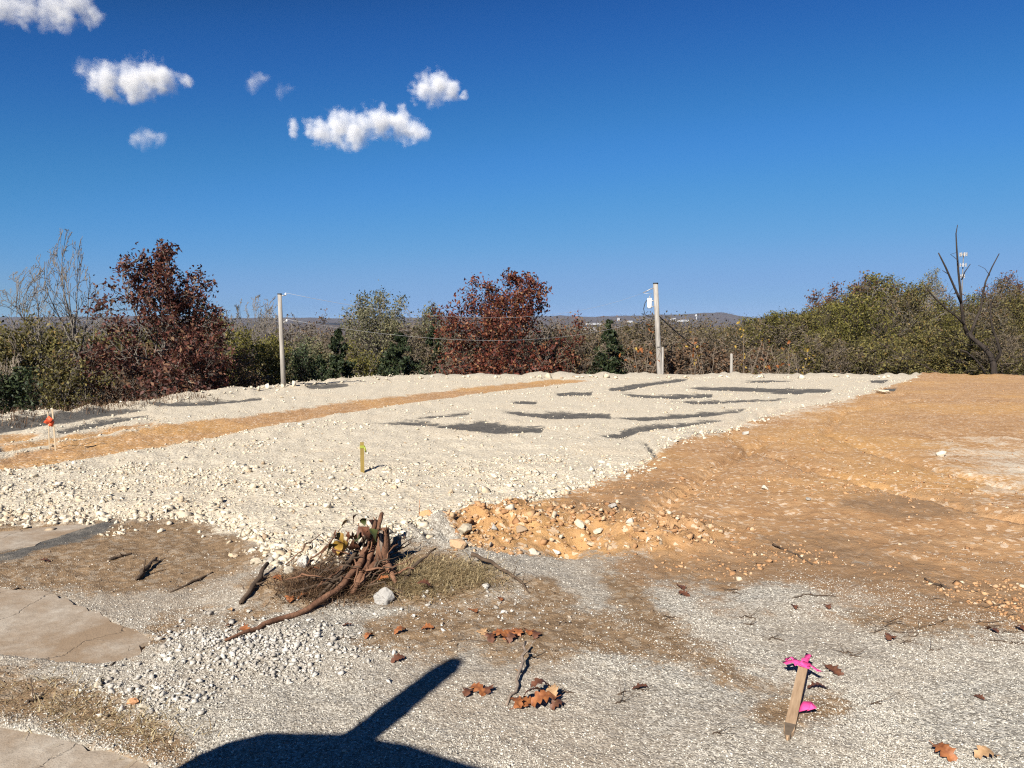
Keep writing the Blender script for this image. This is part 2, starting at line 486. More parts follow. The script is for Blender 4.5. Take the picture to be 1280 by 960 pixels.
def ground_material():
    m, nt, out = new_mat("worked_ground")
    L = nt.links
    tc = N(nt, "ShaderNodeTexCoord"); P = tc.outputs['Object']
    def attr(n):
        a = N(nt, "ShaderNodeAttribute"); a.attribute_name = n; return a.outputs['Fac']
    big = noise_n(nt, P, 0.55, 5, 0.6); med = noise_n(nt, P, 3.0, 6, 0.62); fine = noise_n(nt, P, 17.0, 7, 0.68); grain = noise_n(nt, P, 90.0, 4, 0.7)
    edge = math_n(nt, 'ADD', math_n(nt, 'ADD', math_n(nt, 'MULTIPLY', med, 0.36), math_n(nt, 'MULTIPLY', fine, 0.28)), math_n(nt, 'MULTIPLY', noise_n(nt, P, 1.1, 4, 0.6), 0.36))
    def mask(n, amp=1.3, w=0.09):
        amp *= 1.9
        v = math_n(nt, 'ADD', attr(n), math_n(nt, 'MULTIPLY', math_n(nt, 'SUBTRACT', edge, 0.5), amp))
        # the outermost points never flip
        v = math_n(nt, 'MULTIPLY', v, math_n(nt, 'GREATER_THAN', attr(n), 0.02))
        r = N(nt, "ShaderNodeMapRange"); r.interpolation_type = 'SMOOTHSTEP'
        r.inputs[1].default_value = 0.5 - w; r.inputs[2].default_value = 0.5 + w
        L.new(v, r.inputs[0]); return r.outputs[0]
    def vor(scale):
        v = N(nt, "ShaderNodeTexVoronoi"); v.feature = 'F1'; v.inputs['Scale'].default_value = scale; L.new(P, v.inputs['Vector'])
        sp = N(nt, "ShaderNodeSeparateColor"); L.new(v.outputs['Color'], sp.inputs[0])
        return v.outputs['Distance'], sp.outputs[0]
    vd, vc = vor(105.0); vd2, vc2 = vor(28.0)
    # crushed grey stone
    chips = ramp(nt, vc, [(0.0, (0.13, 0.115, 0.092)), (0.3, (0.23, 0.21, 0.175)), (0.7, (0.36, 0.335, 0.285)), (1.0, (0.51, 0.48, 0.415))])
    gravel = mixc(nt, ramp(nt, big, [(0.38, 0.0), (0.62, 0.75)]), chips, (0.255, 0.205, 0.152))
    gravel = mixc(nt, ramp(nt, med, [(0.55, 0.0), (0.75, 0.45)]), gravel, (0.20, 0.15, 0.105))
    # brown topsoil with bits
    brown = ramp(nt, fine, [(0.28, (0.10, 0.064, 0.035)), (0.5, (0.185, 0.123, 0.070)), (0.72, (0.28, 0.195, 0.118))])
    brown = mixc(nt, math_n(nt, 'MULTIPLY', ramp(nt, vc2, [(0.72, 0.0), (0.8, 1.0)]), 0.45), brown, (0.32, 0.265, 0.20))
    # orange subsoil
    orange = ramp(nt, math_n(nt, 'ADD', math_n(nt, 'MULTIPLY', med, 0.5), math_n(nt, 'MULTIPLY', fine, 0.5)), [(0.30, (0.165, 0.086, 0.040)), (0.45, (0.305, 0.172, 0.080)), (0.58, (0.39, 0.238, 0.120)), (0.78, (0.50, 0.365, 0.23))])
    orange = mixc(nt, ramp(nt, big, [(0.52, 0.0), (0.70, 0.5)]), orange, (0.27, 0.16, 0.085))
    orange = mixc(nt, ramp(nt, noise_n(nt, P, 0.28, 5, 0.6), [(0.46, 0.0), (0.62, 0.6)]), orange, (0.43, 0.245, 0.088))
    orange = mixc(nt, math_n(nt, 'MULTIPLY', ramp(nt, vc2, [(0.86, 0.0), (0.92, 1.0)]), 0.5), orange, (0.62, 0.52, 0.40))
    # limestone base course
    lime = ramp(nt, fine, [(0.28, (0.24, 0.195, 0.14)), (0.44, (0.49, 0.432, 0.335)), (0.72, (0.60, 0.545, 0.44))])
    lime = mixc(nt, math_n(nt, 'MULTIPLY', ramp(nt, vd2, [(0.30, 0.0), (0.62, 1.0)]), 0.35), lime, (0.34, 0.28, 0.195))
    lime = mixc(nt, ramp(nt, big, [(0.52, 0.0), (0.72, 0.45)]), lime, (0.52, 0.425, 0.30))
    fabric = ramp(nt, fine, [(0.3, (0.050, 0.047, 0.043)), (0.7, (0.125, 0.115, 0.10))])
    fabric = mixc(nt, ramp(nt, med, [(0.52, 0.0), (0.66, 0.5)]), fabric, (0.22, 0.19, 0.15))
    pale = ramp(nt, fine, [(0.3, (0.38, 0.30, 0.21)), (0.7, (0.56, 0.49, 0.39))])
    litter = ramp(nt, med, [(0.3, (0.05, 0.036, 0.022)), (0.55, (0.105, 0.075, 0.045)), (0.75, (0.13, 0.12, 0.06))])
    wood = ramp(nt, noise_n(nt, P, 0.02, 8, 0.75), [(0.3, (0.050, 0.036, 0.028)), (0.5, (0.085, 0.060, 0.042)), (0.7, (0.095, 0.085, 0.05))])
    col = gravel
    col = mixc(nt, mask('brown', 1.5, 0.2), col, brown)
    col = mixc(nt, mask('orange', 1.5, 0.12), col, orange)
    col = mixc(nt, mask('mud', 1.7, 0.25), col, mixc(nt, 0.65, brown, (0.235, 0.138, 0.07)))
    col = mixc(nt, mask('lime', 1.4, 0.1), col, lime)
    col = mixc(nt, mask('track', 1.3, 0.16), col, orange)
    col = mixc(nt, mask('pale', 2.2, 0.3), col, pale)
    col = mixc(nt, mask('fabric', 1.6, 0.13), col, fabric)
    col = mixc(nt, mask('litter', 0.6, 0.15), col, litter)
    col = mixc(nt, attr('far'), col, wood)
    b = N(nt, "ShaderNodeBsdfPrincipled"); b.inputs['Roughness'].default_value = 0.95; b.inputs['Specular IOR Level'].default_value = 0.15
    L.new(col, b.inputs['Base Color'])
    hgt = math_n(nt, 'ADD', math_n(nt, 'MULTIPLY', fine, 1.0), math_n(nt, 'MULTIPLY', grain, 0.25))
    hgt = math_n(nt, 'ADD', hgt, math_n(nt, 'MULTIPLY', math_n(nt, 'SUBTRACT', 1.0, vd), 0.25))
    hgt = math_n(nt, 'ADD', hgt, math_n(nt, 'MULTIPLY', math_n(nt, 'SUBTRACT', 1.0, vd2), math_n(nt, 'MULTIPLY', attr('lime'), 0.6)))
    bp = N(nt, "ShaderNodeBump"); bp.inputs['Strength'].default_value = 0.75; bp.inputs['Distance'].default_value = 0.024
    L.new(hgt, bp.inputs['Height']); L.new(bp.outputs[0], b.inputs['Normal'])
    L.new(b.outputs[0], out.inputs[0])
    return m

M = {}
M['ground'] = ground_material()
M['lime'] = stone_mat("limestone", [(0, (0.36, 0.31, 0.235)), (0.3, (0.47, 0.415, 0.32)), (0.65, (0.56, 0.51, 0.415)), (0.9, (0.43, 0.35, 0.245)), (1, (0.25, 0.18, 0.12))], (0.42, 0.33, 0.21), 0.5)
M['white'] = stone_mat("white_stone", [(0, (0.25, 0.23, 0.20)), (0.4, (0.39, 0.365, 0.325)), (1, (0.53, 0.505, 0.455))], (0.28, 0.235, 0.185), 0.6)
M['chip'] = stone_mat("grey_chip", [(0, (0.23, 0.208, 0.17)), (0.3, (0.37, 0.343, 0.29)), (0.75, (0.49, 0.458, 0.395)), (1, (0.59, 0.56, 0.49))], (0.30, 0.24, 0.18), 0.3, 0.3)
M['stained'] = stone_mat("soil_stained_stone", [(0, (0.32, 0.18, 0.085)), (0.3, (0.42, 0.31, 0.195)), (0.6, (0.52, 0.44, 0.32)), (0.85, (0.36, 0.21, 0.105)), (1, (0.28, 0.15, 0.07))], (0.34, 0.19, 0.09), 0.8)
M['grey_rock'] = stone_mat("grey_white_rock", [(0, (0.30, 0.285, 0.26)), (1, (0.34, 0.325, 0.30))], (0.18, 0.16, 0.135), 0.7)
M['orange_rock'] = stone_mat("orange_rock", [(0, (0.46, 0.22, 0.10)), (1, (0.50, 0.25, 0.12))], (0.62, 0.42, 0.27), 0.5)
M['dark_rock'] = stone_mat("dark_rock", [(0, (0.16, 0.10, 0.07)), (1, (0.20, 0.13, 0.09))], (0.28, 0.18, 0.11), 0.5)
M['grit'] = stone_mat("brown_grit", [(0, (0.10, 0.068, 0.042)), (0.4, (0.20, 0.145, 0.095)), (0.8, (0.36, 0.30, 0.23)), (1, (0.50, 0.45, 0.37))], (0.17, 0.115, 0.07), 0.4)
M['clod'] = stone_mat("orange_clod", [(0, (0.24, 0.125, 0.058)), (0.5, (0.34, 0.19, 0.09)), (1, (0.42, 0.26, 0.135))], (0.22, 0.115, 0.055), 0.4)
M['bark'] = simple_mat("grey_bark", (0.10, 0.085, 0.07), (0.21, 0.185, 0.155), 6, 0.95, 0.6, 0.02, 0.1, (1, 1, 0.25))
M['bark_tan'] = simple_mat("tan_bark", (0.17, 0.135, 0.10), (0.30, 0.25, 0.195), 6, 0.95, 0.6, 0.02, 0.1, (1, 1, 0.25))
M['bark_dark'] = simple_mat("dark_bark", (0.030, 0.024, 0.020), (0.075, 0.058, 0.046), 6, 0.95, 0.6, 0.02, 0.1, (1, 1, 0.25))
M['twig_brown'] = simple_mat("brown_twigs", (0.085, 0.066, 0.047), (0.19, 0.15, 0.11), 3, 0.95, 0.0, island=0.5)
M['red'] = leaf_mat("dark_red_leaves", [(0, (0.045, 0.015, 0.011)), (0.35, (0.10, 0.024, 0.016)), (0.7, (0.16, 0.045, 0.024)), (0.9, (0.21, 0.095, 0.045)), (1, (0.26, 0.15, 0.07))], 0.3)
M['maroon'] = leaf_mat("maroon_leaves", [(0, (0.034, 0.015, 0.012)), (0.45, (0.078, 0.026, 0.019)), (0.8, (0.12, 0.04, 0.025)), (0.93, (0.16, 0.085, 0.05)), (1, (0.20, 0.125, 0.07))], 0.25)
M['olive'] = leaf_mat("olive_leaves", [(0, (0.058, 0.049, 0.020)), (0.5, (0.12, 0.106, 0.034)), (0.85, (0.185, 0.16, 0.048)), (1, (0.21, 0.135, 0.045))], 0.35)
M['dull_olive'] = leaf_mat("dull_olive_leaves", [(0, (0.045, 0.036, 0.020)), (0.5, (0.095, 0.078, 0.038)), (0.85, (0.15, 0.118, 0.055)), (1, (0.20, 0.115, 0.055))], 0.3)
M['grey_green'] = leaf_mat("grey_green_leaves", [(0, (0.085, 0.082, 0.044)), (0.6, (0.15, 0.145, 0.075)), (1, (0.23, 0.205, 0.105))], 0.35)
M['yellow_green'] = leaf_mat("yellow_green_leaves", [(0, (0.070, 0.068, 0.018)), (0.6, (0.14, 0.128, 0.030)), (1, (0.21, 0.175, 0.045))], 0.35)
M['cedar'] = leaf_mat("cedar_sprays", [(0, (0.014, 0.022, 0.009)), (0.6, (0.028, 0.042, 0.016)), (1, (0.055, 0.065, 0.024))], 0.15)
M['brown_leaf'] = leaf_mat("brown_leaves", [(0, (0.075, 0.045, 0.026)), (0.6, (0.14, 0.085, 0.05)), (1, (0.20, 0.12, 0.065))], 0.3)
M['rust_leaf'] = leaf_mat("rust_leaves", [(0, (0.075, 0.035, 0.02)), (0.6, (0.14, 0.065, 0.035)), (1, (0.22, 0.115, 0.055))], 0.3)
M['orange_leaf'] = leaf_mat("orange_leaves", [(0, (0.17, 0.045, 0.014)), (0.6, (0.30, 0.105, 0.03)), (1, (0.42, 0.20, 0.06))], 0.4)
M['yellow_leaf'] = leaf_mat("yellow_leaves", [(0, (0.28, 0.16, 0.035)), (0.6, (0.42, 0.28, 0.055)), (1, (0.50, 0.37, 0.10))], 0.4)
M['straw'] = leaf_mat("dry_straw", [(0, (0.19, 0.135, 0.068)), (0.5, (0.35, 0.265, 0.14)), (1, (0.50, 0.41, 0.24))], 0.3)
M['wood_brush'] = leaf_mat("far_brush", [(0, (0.050, 0.037, 0.030)), (0.45, (0.088, 0.066, 0.050)), (0.75, (0.085, 0.080, 0.040)), (0.92, (0.125, 0.075, 0.045)), (1, (0.13, 0.05, 0.03))], 0.3)

# ------------------------------------------------------------------ ground sheet
def build_ground():
    inv = np.linspace(1 / 2.2, 1 / 37.0, 350)
    ys = 1 / inv
    near = np.array([-3000, -900, -300, -110, -45, -20, -10, -5, -2.5, -0.5, 0.6, 1.3, 1.8])
    far = 37.0 * (9500 / 37.0) ** np.linspace(0, 1, 190)[1:]
    ys = np.concatenate([near, ys, far, [14000]])
    u = np.concatenate([[-9, -4, -2.2, -1.4, -1.05], np.linspace(-0.85, 0.85, 470), [1.05, 1.4, 2.2, 4, 9]])
    Y = np.repeat(ys[:, None], len(u), 1)
    eff = np.where(np.abs(ys) < 2.2, 2.2, np.abs(ys))
    eff = np.maximum(eff, 0)
    X = u[None, :] * np.minimum(eff, 4000)[:, None]
    X[:len(near)] = np.sign(u)[None, :] * np.abs(u[None, :]) * np.maximum(eff[:len(near)], 2.2)[:, None]
    x, y = X.ravel(), Y.ravel()
    c = cover(x, y)
    z = height(x, y, c)
    nr, nc = X.shape
    i = np.arange(nr * nc).reshape(nr, nc)
    Fq = np.stack([i[:-1, :-1].ravel(), i[:-1, 1:].ravel(), i[1:, 1:].ravel(), i[1:, :-1].ravel()], 1)
    me = mesh_np("ground", np.stack([x, y, z], 1), Fq, M['ground'], True)
    sd = -poly_sd(x, y, PAD)
    lit = np.clip(0.5 + (sd - 0.9) / 1.5, 0, 1)
    for nme, v in (('lime', c['lime'] * (y > 0.6)), ('orange', c['orange']), ('brown', c['brown']), ('track', c['track']), ('fabric', c['fabric']), ('pale', c['pale']), ('mud', c['mud']), ('litter', lit), ('far', sstep(30, 120, sd))):
        a = me.attributes.new(nme, 'FLOAT', 'POINT'); a.data.foreach_set('value', v.astype(np.float32))
    o = link("ground", me)
    tag(o, "bare worked ground of limestone, orange subsoil and grey gravel falling to a valley", "ground", kind="structure")
build_ground()
# ------------------------------------------------------------------ far hills' buildings, woods
def leaf_quads(C, size, rng, aspect=0.5, fold=0.25, up=None):
    """one folded diamond per centre"""
    n = len(C)
    d = rng.normal(size=(n, 3)); d /= np.linalg.norm(d, axis=1)[:, None] + 1e-9
    if up is not None: d = d * (1 - abs(up)) + np.array([0, 0, up]); d /= np.linalg.norm(d, axis=1)[:, None] + 1e-9
    e = rng.normal(size=(n, 3)); e -= d * (e * d).sum(1)[:, None]; e /= np.linalg.norm(e, axis=1)[:, None] + 1e-9
    nn = np.cross(d, e)
    s = np.broadcast_to(size, (n,))[:, None]
    a = C - d * s; b = C + e * s * aspect + nn * s * fold; c = C + d * s; f = C - e * s * aspect + nn * s * fold
    V = np.stack([a, b, c, f], 1).reshape(-1, 3)
    return V, np.arange(4 * n).reshape(n, 4)

def add_forest():
    rng = np.random.default_rng(3)
    Vs = []
    n = 7600
    y = 105 * (6600 / 105.0) ** (rng.random(n) ** 0.85)
    u = rng.uniform(-0.78, 0.78, n)
    x = u * y
    z = height(x, y)
    for i in range(n):
        d = y[i]
        h = rng.uniform(6, 10) * (0.85 if u[i] > 0.2 else 1.0); w = rng.uniform(5, 8)
        if d > 900: w *= 1 + (d - 900) / 900 * .9; h *= 1.25
        k = 46 if d < 260 else (30 if d < 900 else 18)
        q = rng.normal(size=(k, 3)); q /= np.linalg.norm(q, axis=1)[:, None]
        q *= rng.random((k, 1)) ** 0.35
        C = np.array([x[i], y[i], z[i] + h * 0.5]) + q * np.array([w / 2, w / 2, h * 0.5])
        sz = rng.uniform(0.35, 0.8, k) * (1.0 if d < 260 else 1.5 if d < 900 else min(1.5 + (d - 900) / 900, 4.5))
        Vs.append(leaf_quads(C, sz, rng, 0.35, 0.2, 0.35)[0])
    V = np.concatenate(Vs)
    me = mesh_np("forest", V, np.arange(len(V)).reshape(-1, 4), M['wood_brush'])
    tag(link("forest", me), "brown and olive leafless woods covering the valley and far hills", "forest", kind="stuff")
add_forest()

M['far_white'] = simple_mat("white_cladding", (0.30, 0.29, 0.28), (0.38, 0.37, 0.355), 0.3, 0.7, 0)
M['far_roof'] = simple_mat("grey_roof", (0.30, 0.30, 0.31), (0.42, 0.41, 0.40), 0.3, 0.8, 0)
M['far_glass'] = simple_mat("dark_glass", (0.03, 0.035, 0.04), (0.05, 0.055, 0.06), 0.3, 0.3, 0)
def far_building(px, py, depth, w_px, h_px, label, tower=False):
    depth = far_hit(px, py, max(depth * .5, 400)); b = above(px, py, depth); k = depth / F_PX
    zg = gz(b.x, b.y) - 1.0; b.z = zg + 1.0
    root = empty("water_tower" if tower else "warehouse", (b.x, b.y, zg))
    if tower:
        H = b.z + h_px * k - zg
        t = Tubes(); w = w_px * k
        t.add([(0, 0, 0), (0, 0, H * 0.55)], [w * 0.22, w * 0.18], 10); link("stem", t.mesh("stem", M['far_white']), root)
        t = Tubes(); t.add([(0, 0, H * 0.5), (0, 0, H * 0.62), (0, 0, H * 0.9), (0, 0, H)], [w * 0.2, w * 0.5, w * 0.5, w * 0.12], 14); link("tank", t.mesh("tank", M['far_white']), root)
        tag(root, label, "water tower")
        return
    W, H, D = w_px * k, b.z + h_px * k - zg, w_px * k * 0.45
    bm = bmesh.new(); box_bm(bm, (0, 0, H * 0.5), (W, D, H)); link("wall", mesh_bm("wall", bm, M['far_white']), root)
    bm = bmesh.new()
    vs = [bm.verts.new(p) for p in ((-W * .51, -D * .53, H), (W * .51, -D * .53, H), (W * .51, D * .53, H), (-W * .51, D * .53, H), (-W * .51, 0, H * 1.12 + 0.5), (W * .51, 0, H * 1.12 + 0.5))]
    for f in ((0, 1, 5, 4), (2, 3, 4, 5), (0, 4, 3), (1, 2, 5), (3, 2, 1, 0)): bm.faces.new([vs[i] for i in f])
    link("roof", mesh_bm("roof", bm, M['far_roof']), root)
    me = None
    for i in range(4):
        if me is None:
            bm = bmesh.new(); box_bm(bm, (0, 0, 0), (W * 0.1, 0.4, H * 0.1)); me = mesh_bm("window", bm, M['far_glass'])
        link("window", me, root, (-W * 0.36 + i * W * 0.24, -D * 0.5 - 0.1, H - H * 0.14))
    tag(root, label, "building", "white buildings in the far valley")

far_building(773, 401, 4300, 3, 3, "small bright white building far off just right of the cedar's tip")
far_building(787, 403.5, 4300, 7, 2.2, "white warehouse far off between the cedar and the wired pole")
far_building(742, 406, 3900, 20, 1.8, "long pale shed far off left of the cedar's tip")
far_building(737, 413, 2600, 18, 3, "pale building low in the valley beside the dark red tree")
far_building(780, 421, 1500, 7, 4.5, "white house in the valley just right of the lone cedar")
far_building(841, 400.5, 4300, 7, 2.5, "small white warehouse far off right of the wired pole")
far_building(852, 402, 4200, 17, 2, "long flat white building far off right of the wired pole")
far_building(870.5, 400, 4600, 4, 7, "white water tower on the far ridge right of the wired pole", True)
far_building(377, 414, 1800, 3.5, 2, "white house far off just right of the left wooden pole")

# telecommunication mast on the right-hand ridge
M['mast'] = simple_mat("dull_steel", (0.10, 0.10, 0.10), (0.16, 0.16, 0.16), 0.3, 0.7, 0)
def mast():
    d = 420.0; k = d / F_PX
    top = above(1204.5, 316, d); zg = gz(top.x, d)
    root = empty("cell_tower", (top.x, d, zg)); H = top.z - zg
    t = Tubes(); t.add([(0, 0, 0), (0, 0, H * 0.5), (0, 0, H)], [0.6, 0.4, 0.25], 10); link("mast_pole", t.mesh("mast_pole", M['mast']), root)
    bm = bmesh.new(); box_bm(bm, (0, 0, 0), (0.6, 0.35, 2.0)); bmesh.ops.bevel(bm, geom=bm.edges[:], offset=0.06, segments=1)
    pm = mesh_bm("antenna_panel", bm, M['far_white'])
    for zt, n, rad in ((H - 0.9, 7, 1.7), (H - 6.6, 6, 1.6), (H - 12.6, 3, 0.9)):
        t = Tubes(); t.add([(rad * math.cos(a), rad * math.sin(a), zt) for a in np.linspace(0, 2 * math.pi, 13)], [0.12] * 13, 4, False)
        for a in (0.3, 2.4, 4.5): t.add([(0, 0, zt), (rad * math.cos(a), rad * math.sin(a), zt)], [0.1, 0.1], 4, False)
        link("antenna_ring", t.mesh("antenna_ring", M['far_roof']), root)
        for i in range(n):
            a = 2 * math.pi * i / n
            o = link("antenna_panel", pm, root, (rad * math.cos(a), rad * math.sin(a), zt)); o.rotation_euler = (0, 0, a + math.pi / 2)
    tag(root, "slender cell tower with three rings of white antennas behind the dead snag", "cell tower")
mast()

# ------------------------------------------------------------------ trees
def grow(P, seed, start=(0, 0, 0), direction=(0, 0, 1)):
    rd = random.Random(seed)
    br = []; tips = []
    def go(p, d, L, r, lv):
        n = P['seg'][lv]; w = P['wob'][lv]; up = P['up'][lv]
        pts = [p]; rad = [r]; dirs = [d]
        for i in range(n):
            d = Vector((d.x + rd.gauss(0, w), d.y + rd.gauss(0, w), d.z + rd.gauss(0, w) + up)).normalized()
            p = p + d * (L / n)
            pts.append(p); dirs.append(d); rad.append(r * (1 - P['taper'][lv] * (i + 1) / n))
        br.append((pts, rad, lv))
        if lv + 1 < len(P['seg']):
            kids = P['kids'][lv]
            for j in range(kids):
                t = P['frm'][lv] + (1 - P['frm'][lv]) * (j + rd.random()) / kids
                q = t * n; i = min(int(q), n - 1); f = q - i
                pp = pts[i].lerp(pts[i + 1], f); dd = dirs[i + 1]
                ax = dd.orthogonal().normalized(); ax.rotate(Matrix.Rotation((j * 2.4 + rd.uniform(-.5, .5)) if lv == 0 else rd.uniform(0, 6.283), 3, dd))
                ang = P['ang'][lv] * rd.uniform(0.7, 1.25) * ((1.2 - .65 * t) if lv == 0 else 1.0)
                nd = dd.copy(); nd.rotate(Matrix.Rotation(ang, 3, ax))
                go(pp, nd, L * P['len'][lv] * rd.uniform(0.65, 1.15) * (1.15 - (P.get('slope', .55) if lv == 0 else .55) * t), max(rad[i] * P['rr'][lv], P['rmin']), lv + 1)
        else:
            tips.extend(pts[1:])
    go(Vector(start), Vector(direction).normalized(), 1.0, P['r0'], 0)
    return br, tips

DOME = ([0, .2, .45, .65, .8, .92, 1], [.85, 1, 1, .98, .90, .74, .50])
TALL = ([0, .2, .45, .65, .8, .92, 1], [.95, 1, .99, .90, .76, .58, .32])
VASE = ([0, .2, .45, .65, .8, .92, 1], [.25, .45, .85, 1, .95, .75, .48])
def fit_arrays(br, tips, H, W, env=None, seed=0):
    """scale to height and width; bend the outline towards the wanted crown profile"""
    zs = max(p.z for b in br for p in b[0])
    if env is not None: zs = float(np.quantile([p.z for p in tips], .975))
    kz = H / zs
    if env is None:
        xs = sorted(abs(p.x) for p in tips); wx = xs[int(len(xs) * 0.93)]; kx = (W / 2) / wx
        fx = lambda h, a: kx
    else:
        T = np.array([(math.hypot(p.x, p.y), p.z / zs) for p in tips])
        hs = np.linspace(0, 1, 11); q = []
        for h in hs:
            m = np.abs(T[:, 1] - h) < .12
            q.append(np.quantile(T[m, 0], .93) if m.sum() > 4 else np.nan)
        q = np.array(q); ok = ~np.isnan(q); q = np.interp(hs, hs[ok], q[ok])
        tgt = np.interp(hs, *env) * W / 2
        k = tgt / np.maximum(q, 1e-3); k = np.clip(k, .4 * np.median(k), (3.2 if env is DOME else 2.2) * np.median(k))
        ph = seed * 1.7
        def fx(h, a): return float(np.interp(h, hs, k)) * (1 + .10 * math.sin(3 * a + ph) + .07 * math.sin(5 * a + 2 * ph + 6 * h))
    def f(p):
        k_ = fx(min(p.z / zs, 1), math.atan2(p.y, p.x)) if env is not None else fx(0, 0)
        z = p.z if (env is None or env is TALL or p.z < zs) else zs + (p.z - zs) * .35
        return Vector((p.x * k_, p.y * k_, z * kz))
    return [([f(p) for p in pts], [r * kz for r in rad], lv) for pts, rad, lv in br], [f(p) for p in tips]

PB = dict(  # spreading leafless tree with fine twigs
    seg=[7, 6, 4, 3, 2], wob=[.07, .11, .14, .18, .24], up=[.06, .07, .06, .04, .02], taper=[.8, .8, .8, .75, .7],
    kids=[11, 6, 4, 3], frm=[.22, .25, .2, .15], ang=[.75, .7, .7, .7], len=[.62, .52, .5, .5], rr=[.55, .6, .65, .7], r0=.026, rmin=.0016, slope=.15)
PO = dict(  # broad oak branching from low down
    seg=[5, 4, 3, 2], wob=[.06, .15, .18, .22], up=[.05, .06, .05, .02], taper=[.75, .8, .8, .7],
    kids=[22, 8, 6], frm=[.06, .15, .15], ang=[1.05, .75, .75], len=[.66, .5, .5], rr=[.5, .6, .65], r0=.03, rmin=.0025, slope=.1)
PS = dict(  # many-stemmed brush
    seg=[1, 4, 3, 2, 1], wob=[.0, .13, .17, .2, .22], up=[.0, .10, .07, .05, .03], taper=[.2, .8, .8, .7, .6],
    kids=[11, 7, 5, 3], frm=[.0, .2, .1, .1], ang=[.6, .6, .65, .7], len=[1.0, .5, .5, .55], rr=[.6, .6, .7, .7], r0=.02, rmin=.002)

LEAFN = {}
def tree_data(P, seed, H, W, bark, leaf, n_leaf, leaf_size, spread, leaf_aspect=0.5, name='tree', min_leaf_z=0.0, rmin=None, env=None):
    br, tips = grow(P, seed)
    br, tips = fit_arrays(br, tips, H, W, env, seed)
    t = Tubes(); sides = [8, 5, 4, 3, 3]
    for pts, rad, lv in br:
        if rmin: rad = [max(r, rmin) for r in rad]
        t.add(pts, rad, sides[lv] if lv < 5 else 3, cap=lv == 0)
    me_t = t.mesh("trunk", bark)
    me_l = None
    if n_leaf:
        rng = np.random.default_rng(seed)
        T = np.array([(p.x, p.y, p.z) for p in tips])
        T = T[T[:, 2] > min_leaf_z * H] if min_leaf_z else T
        # clumps: some twigs carry many leaves, some few
        wgt = rng.random(len(T)) ** 3 + 0.03; wgt /= wgt.sum()
        C = T[rng.choice(len(T), n_leaf, p=wgt)] + rng.normal(0, spread, (n_leaf, 3))
        C[:, 2] = np.maximum(C[:, 2], 0.05)
        V, Fq = leaf_quads(C, leaf_size * rng.uniform(0.6, 1.3, n_leaf), rng, leaf_aspect)
        me_l = mesh_np("crown", V, Fq, leaf)
    return me_t, me_l

def place_tree(name, data, loc, label, cat="tree", group=None, rz=0.0, scale=(1, 1, 1), lean=(0, 0)):
    root = empty(name, loc, rz); root.scale = scale
    root.rotation_euler = (lean[0], lean[1], rz)
    link("trunk", data[0], root)
    if data[1]: link("crown", data[1], root)
    return tag(root, label, cat, group)

def spot(px, py_top, depth, w_px):
    """ground point, height and width of a tree that stands at that distance"""
    top = above(px, py_top, depth)
    zb = gz(top.x, depth)
    return Vector((top.x, depth, zb - 0.05)), top.z - zb, w_px * depth / F_PX

def hero(name, px, py_top, depth, w_px, label, P, seed, bark, leaf, n_leaf, leaf_size, spread, cat="tree", aspect=0.5, group=None, minz=0.0, rmin=None, rz=0.0, env=None):
    loc, H, W = spot(px, py_top, depth, w_px)
    d = tree_data(P, seed, H, W, bark, leaf, n_leaf, leaf_size, spread, aspect, name, minz, rmin, env)
    return place_tree(name, d, loc, label, cat, group, rz)

# left group
hero("bare_tree", 108, 290, 25.5, 120, "tall bare grey tree rising highest at the left, beside the maroon oak", PB, 5, M['bark'], None, 0, .05, .1, rmin=.007, env=VASE)
hero("bare_tree", 66, 334, 25.0, 130, "bare grey tree spreading its twigs left of the tallest one", PB, 17, M['bark'], None, 0, .05, .1, rmin=.007, env=VASE)
hero("oak_tree", 195, 320, 26.5, 158, "maroon-leaved oak at the left pad edge, in front of bare trees", PO, 23, M['bark'], M['maroon'], 10500, .075, .12, env=TALL)
hero("oak_sapling", 245, 395, 25.0, 85, "low maroon oak sapling filling the foot of the left oak", PO, 29, M['bark'], M['maroon'], 3000, .08, .12)
hero("oak_sapling", 110, 425, 25.5, 70, "small maroon oak sapling between the bare tan trunks", PO, 31, M['bark'], M['maroon'], 1300, .075, .12)
hero("olive_shrub", 20, 395, 24.0, 90, "tall olive shrub at the left picture edge behind the dry grass", PS, 37, M['bark'], M['olive'], 5200, .06, .12, "shrub")
hero("olive_shrub", 75, 440, 23.5, 80, "low olive shrub under the bare tan trees", PS, 38, M['bark'], M['olive'], 3000, .055, .1, "shrub")
hero("dark_shrub", 10, 455, 20.5, 60, "dark low shrub at the left picture edge by the pad", PS, 39, M['bark_dark'], M['cedar'], 2600, .06, .1, "shrub")
hero("brush_shrub", 165, 455, 24.8, 90, "brown twiggy brush at the foot of the maroon oak", PS, 40, M['bark'], M['brown_leaf'], 900, .05, .1, "shrub")
hero("bare_sapling", 12, 418, 21.0, 40, "pale thin bare sapling at the far left edge", PB, 41, M['bark_tan'], None, 0, 0, 0, rmin=.006)
hero("bare_tree", 318, 372, 46, 120, "grey bare tree standing behind the left wooden pole", PB, 43, M['bark'], None, 0, 0, 0, rmin=.012, env=VASE)
hero("bare_tree", 280, 388, 44, 90, "grey bare tree between the maroon oak and the left pole", PB, 44, M['bark'], None, 0, 0, 0, rmin=.012, env=VASE)
hero("olive_shrub", 318, 414, 31.5, 72, "yellow-green shrub left of the left wooden pole", PS, 47, M['bark_dark'], M['yellow_green'], 4200, .07, .13, "shrub")
hero("brush_shrub", 382, 428, 34, 60, "dark brush between the left pole and the first cedar", PS, 48, M['bark_dark'], M['cedar'], 2600, .07, .13, "shrub")
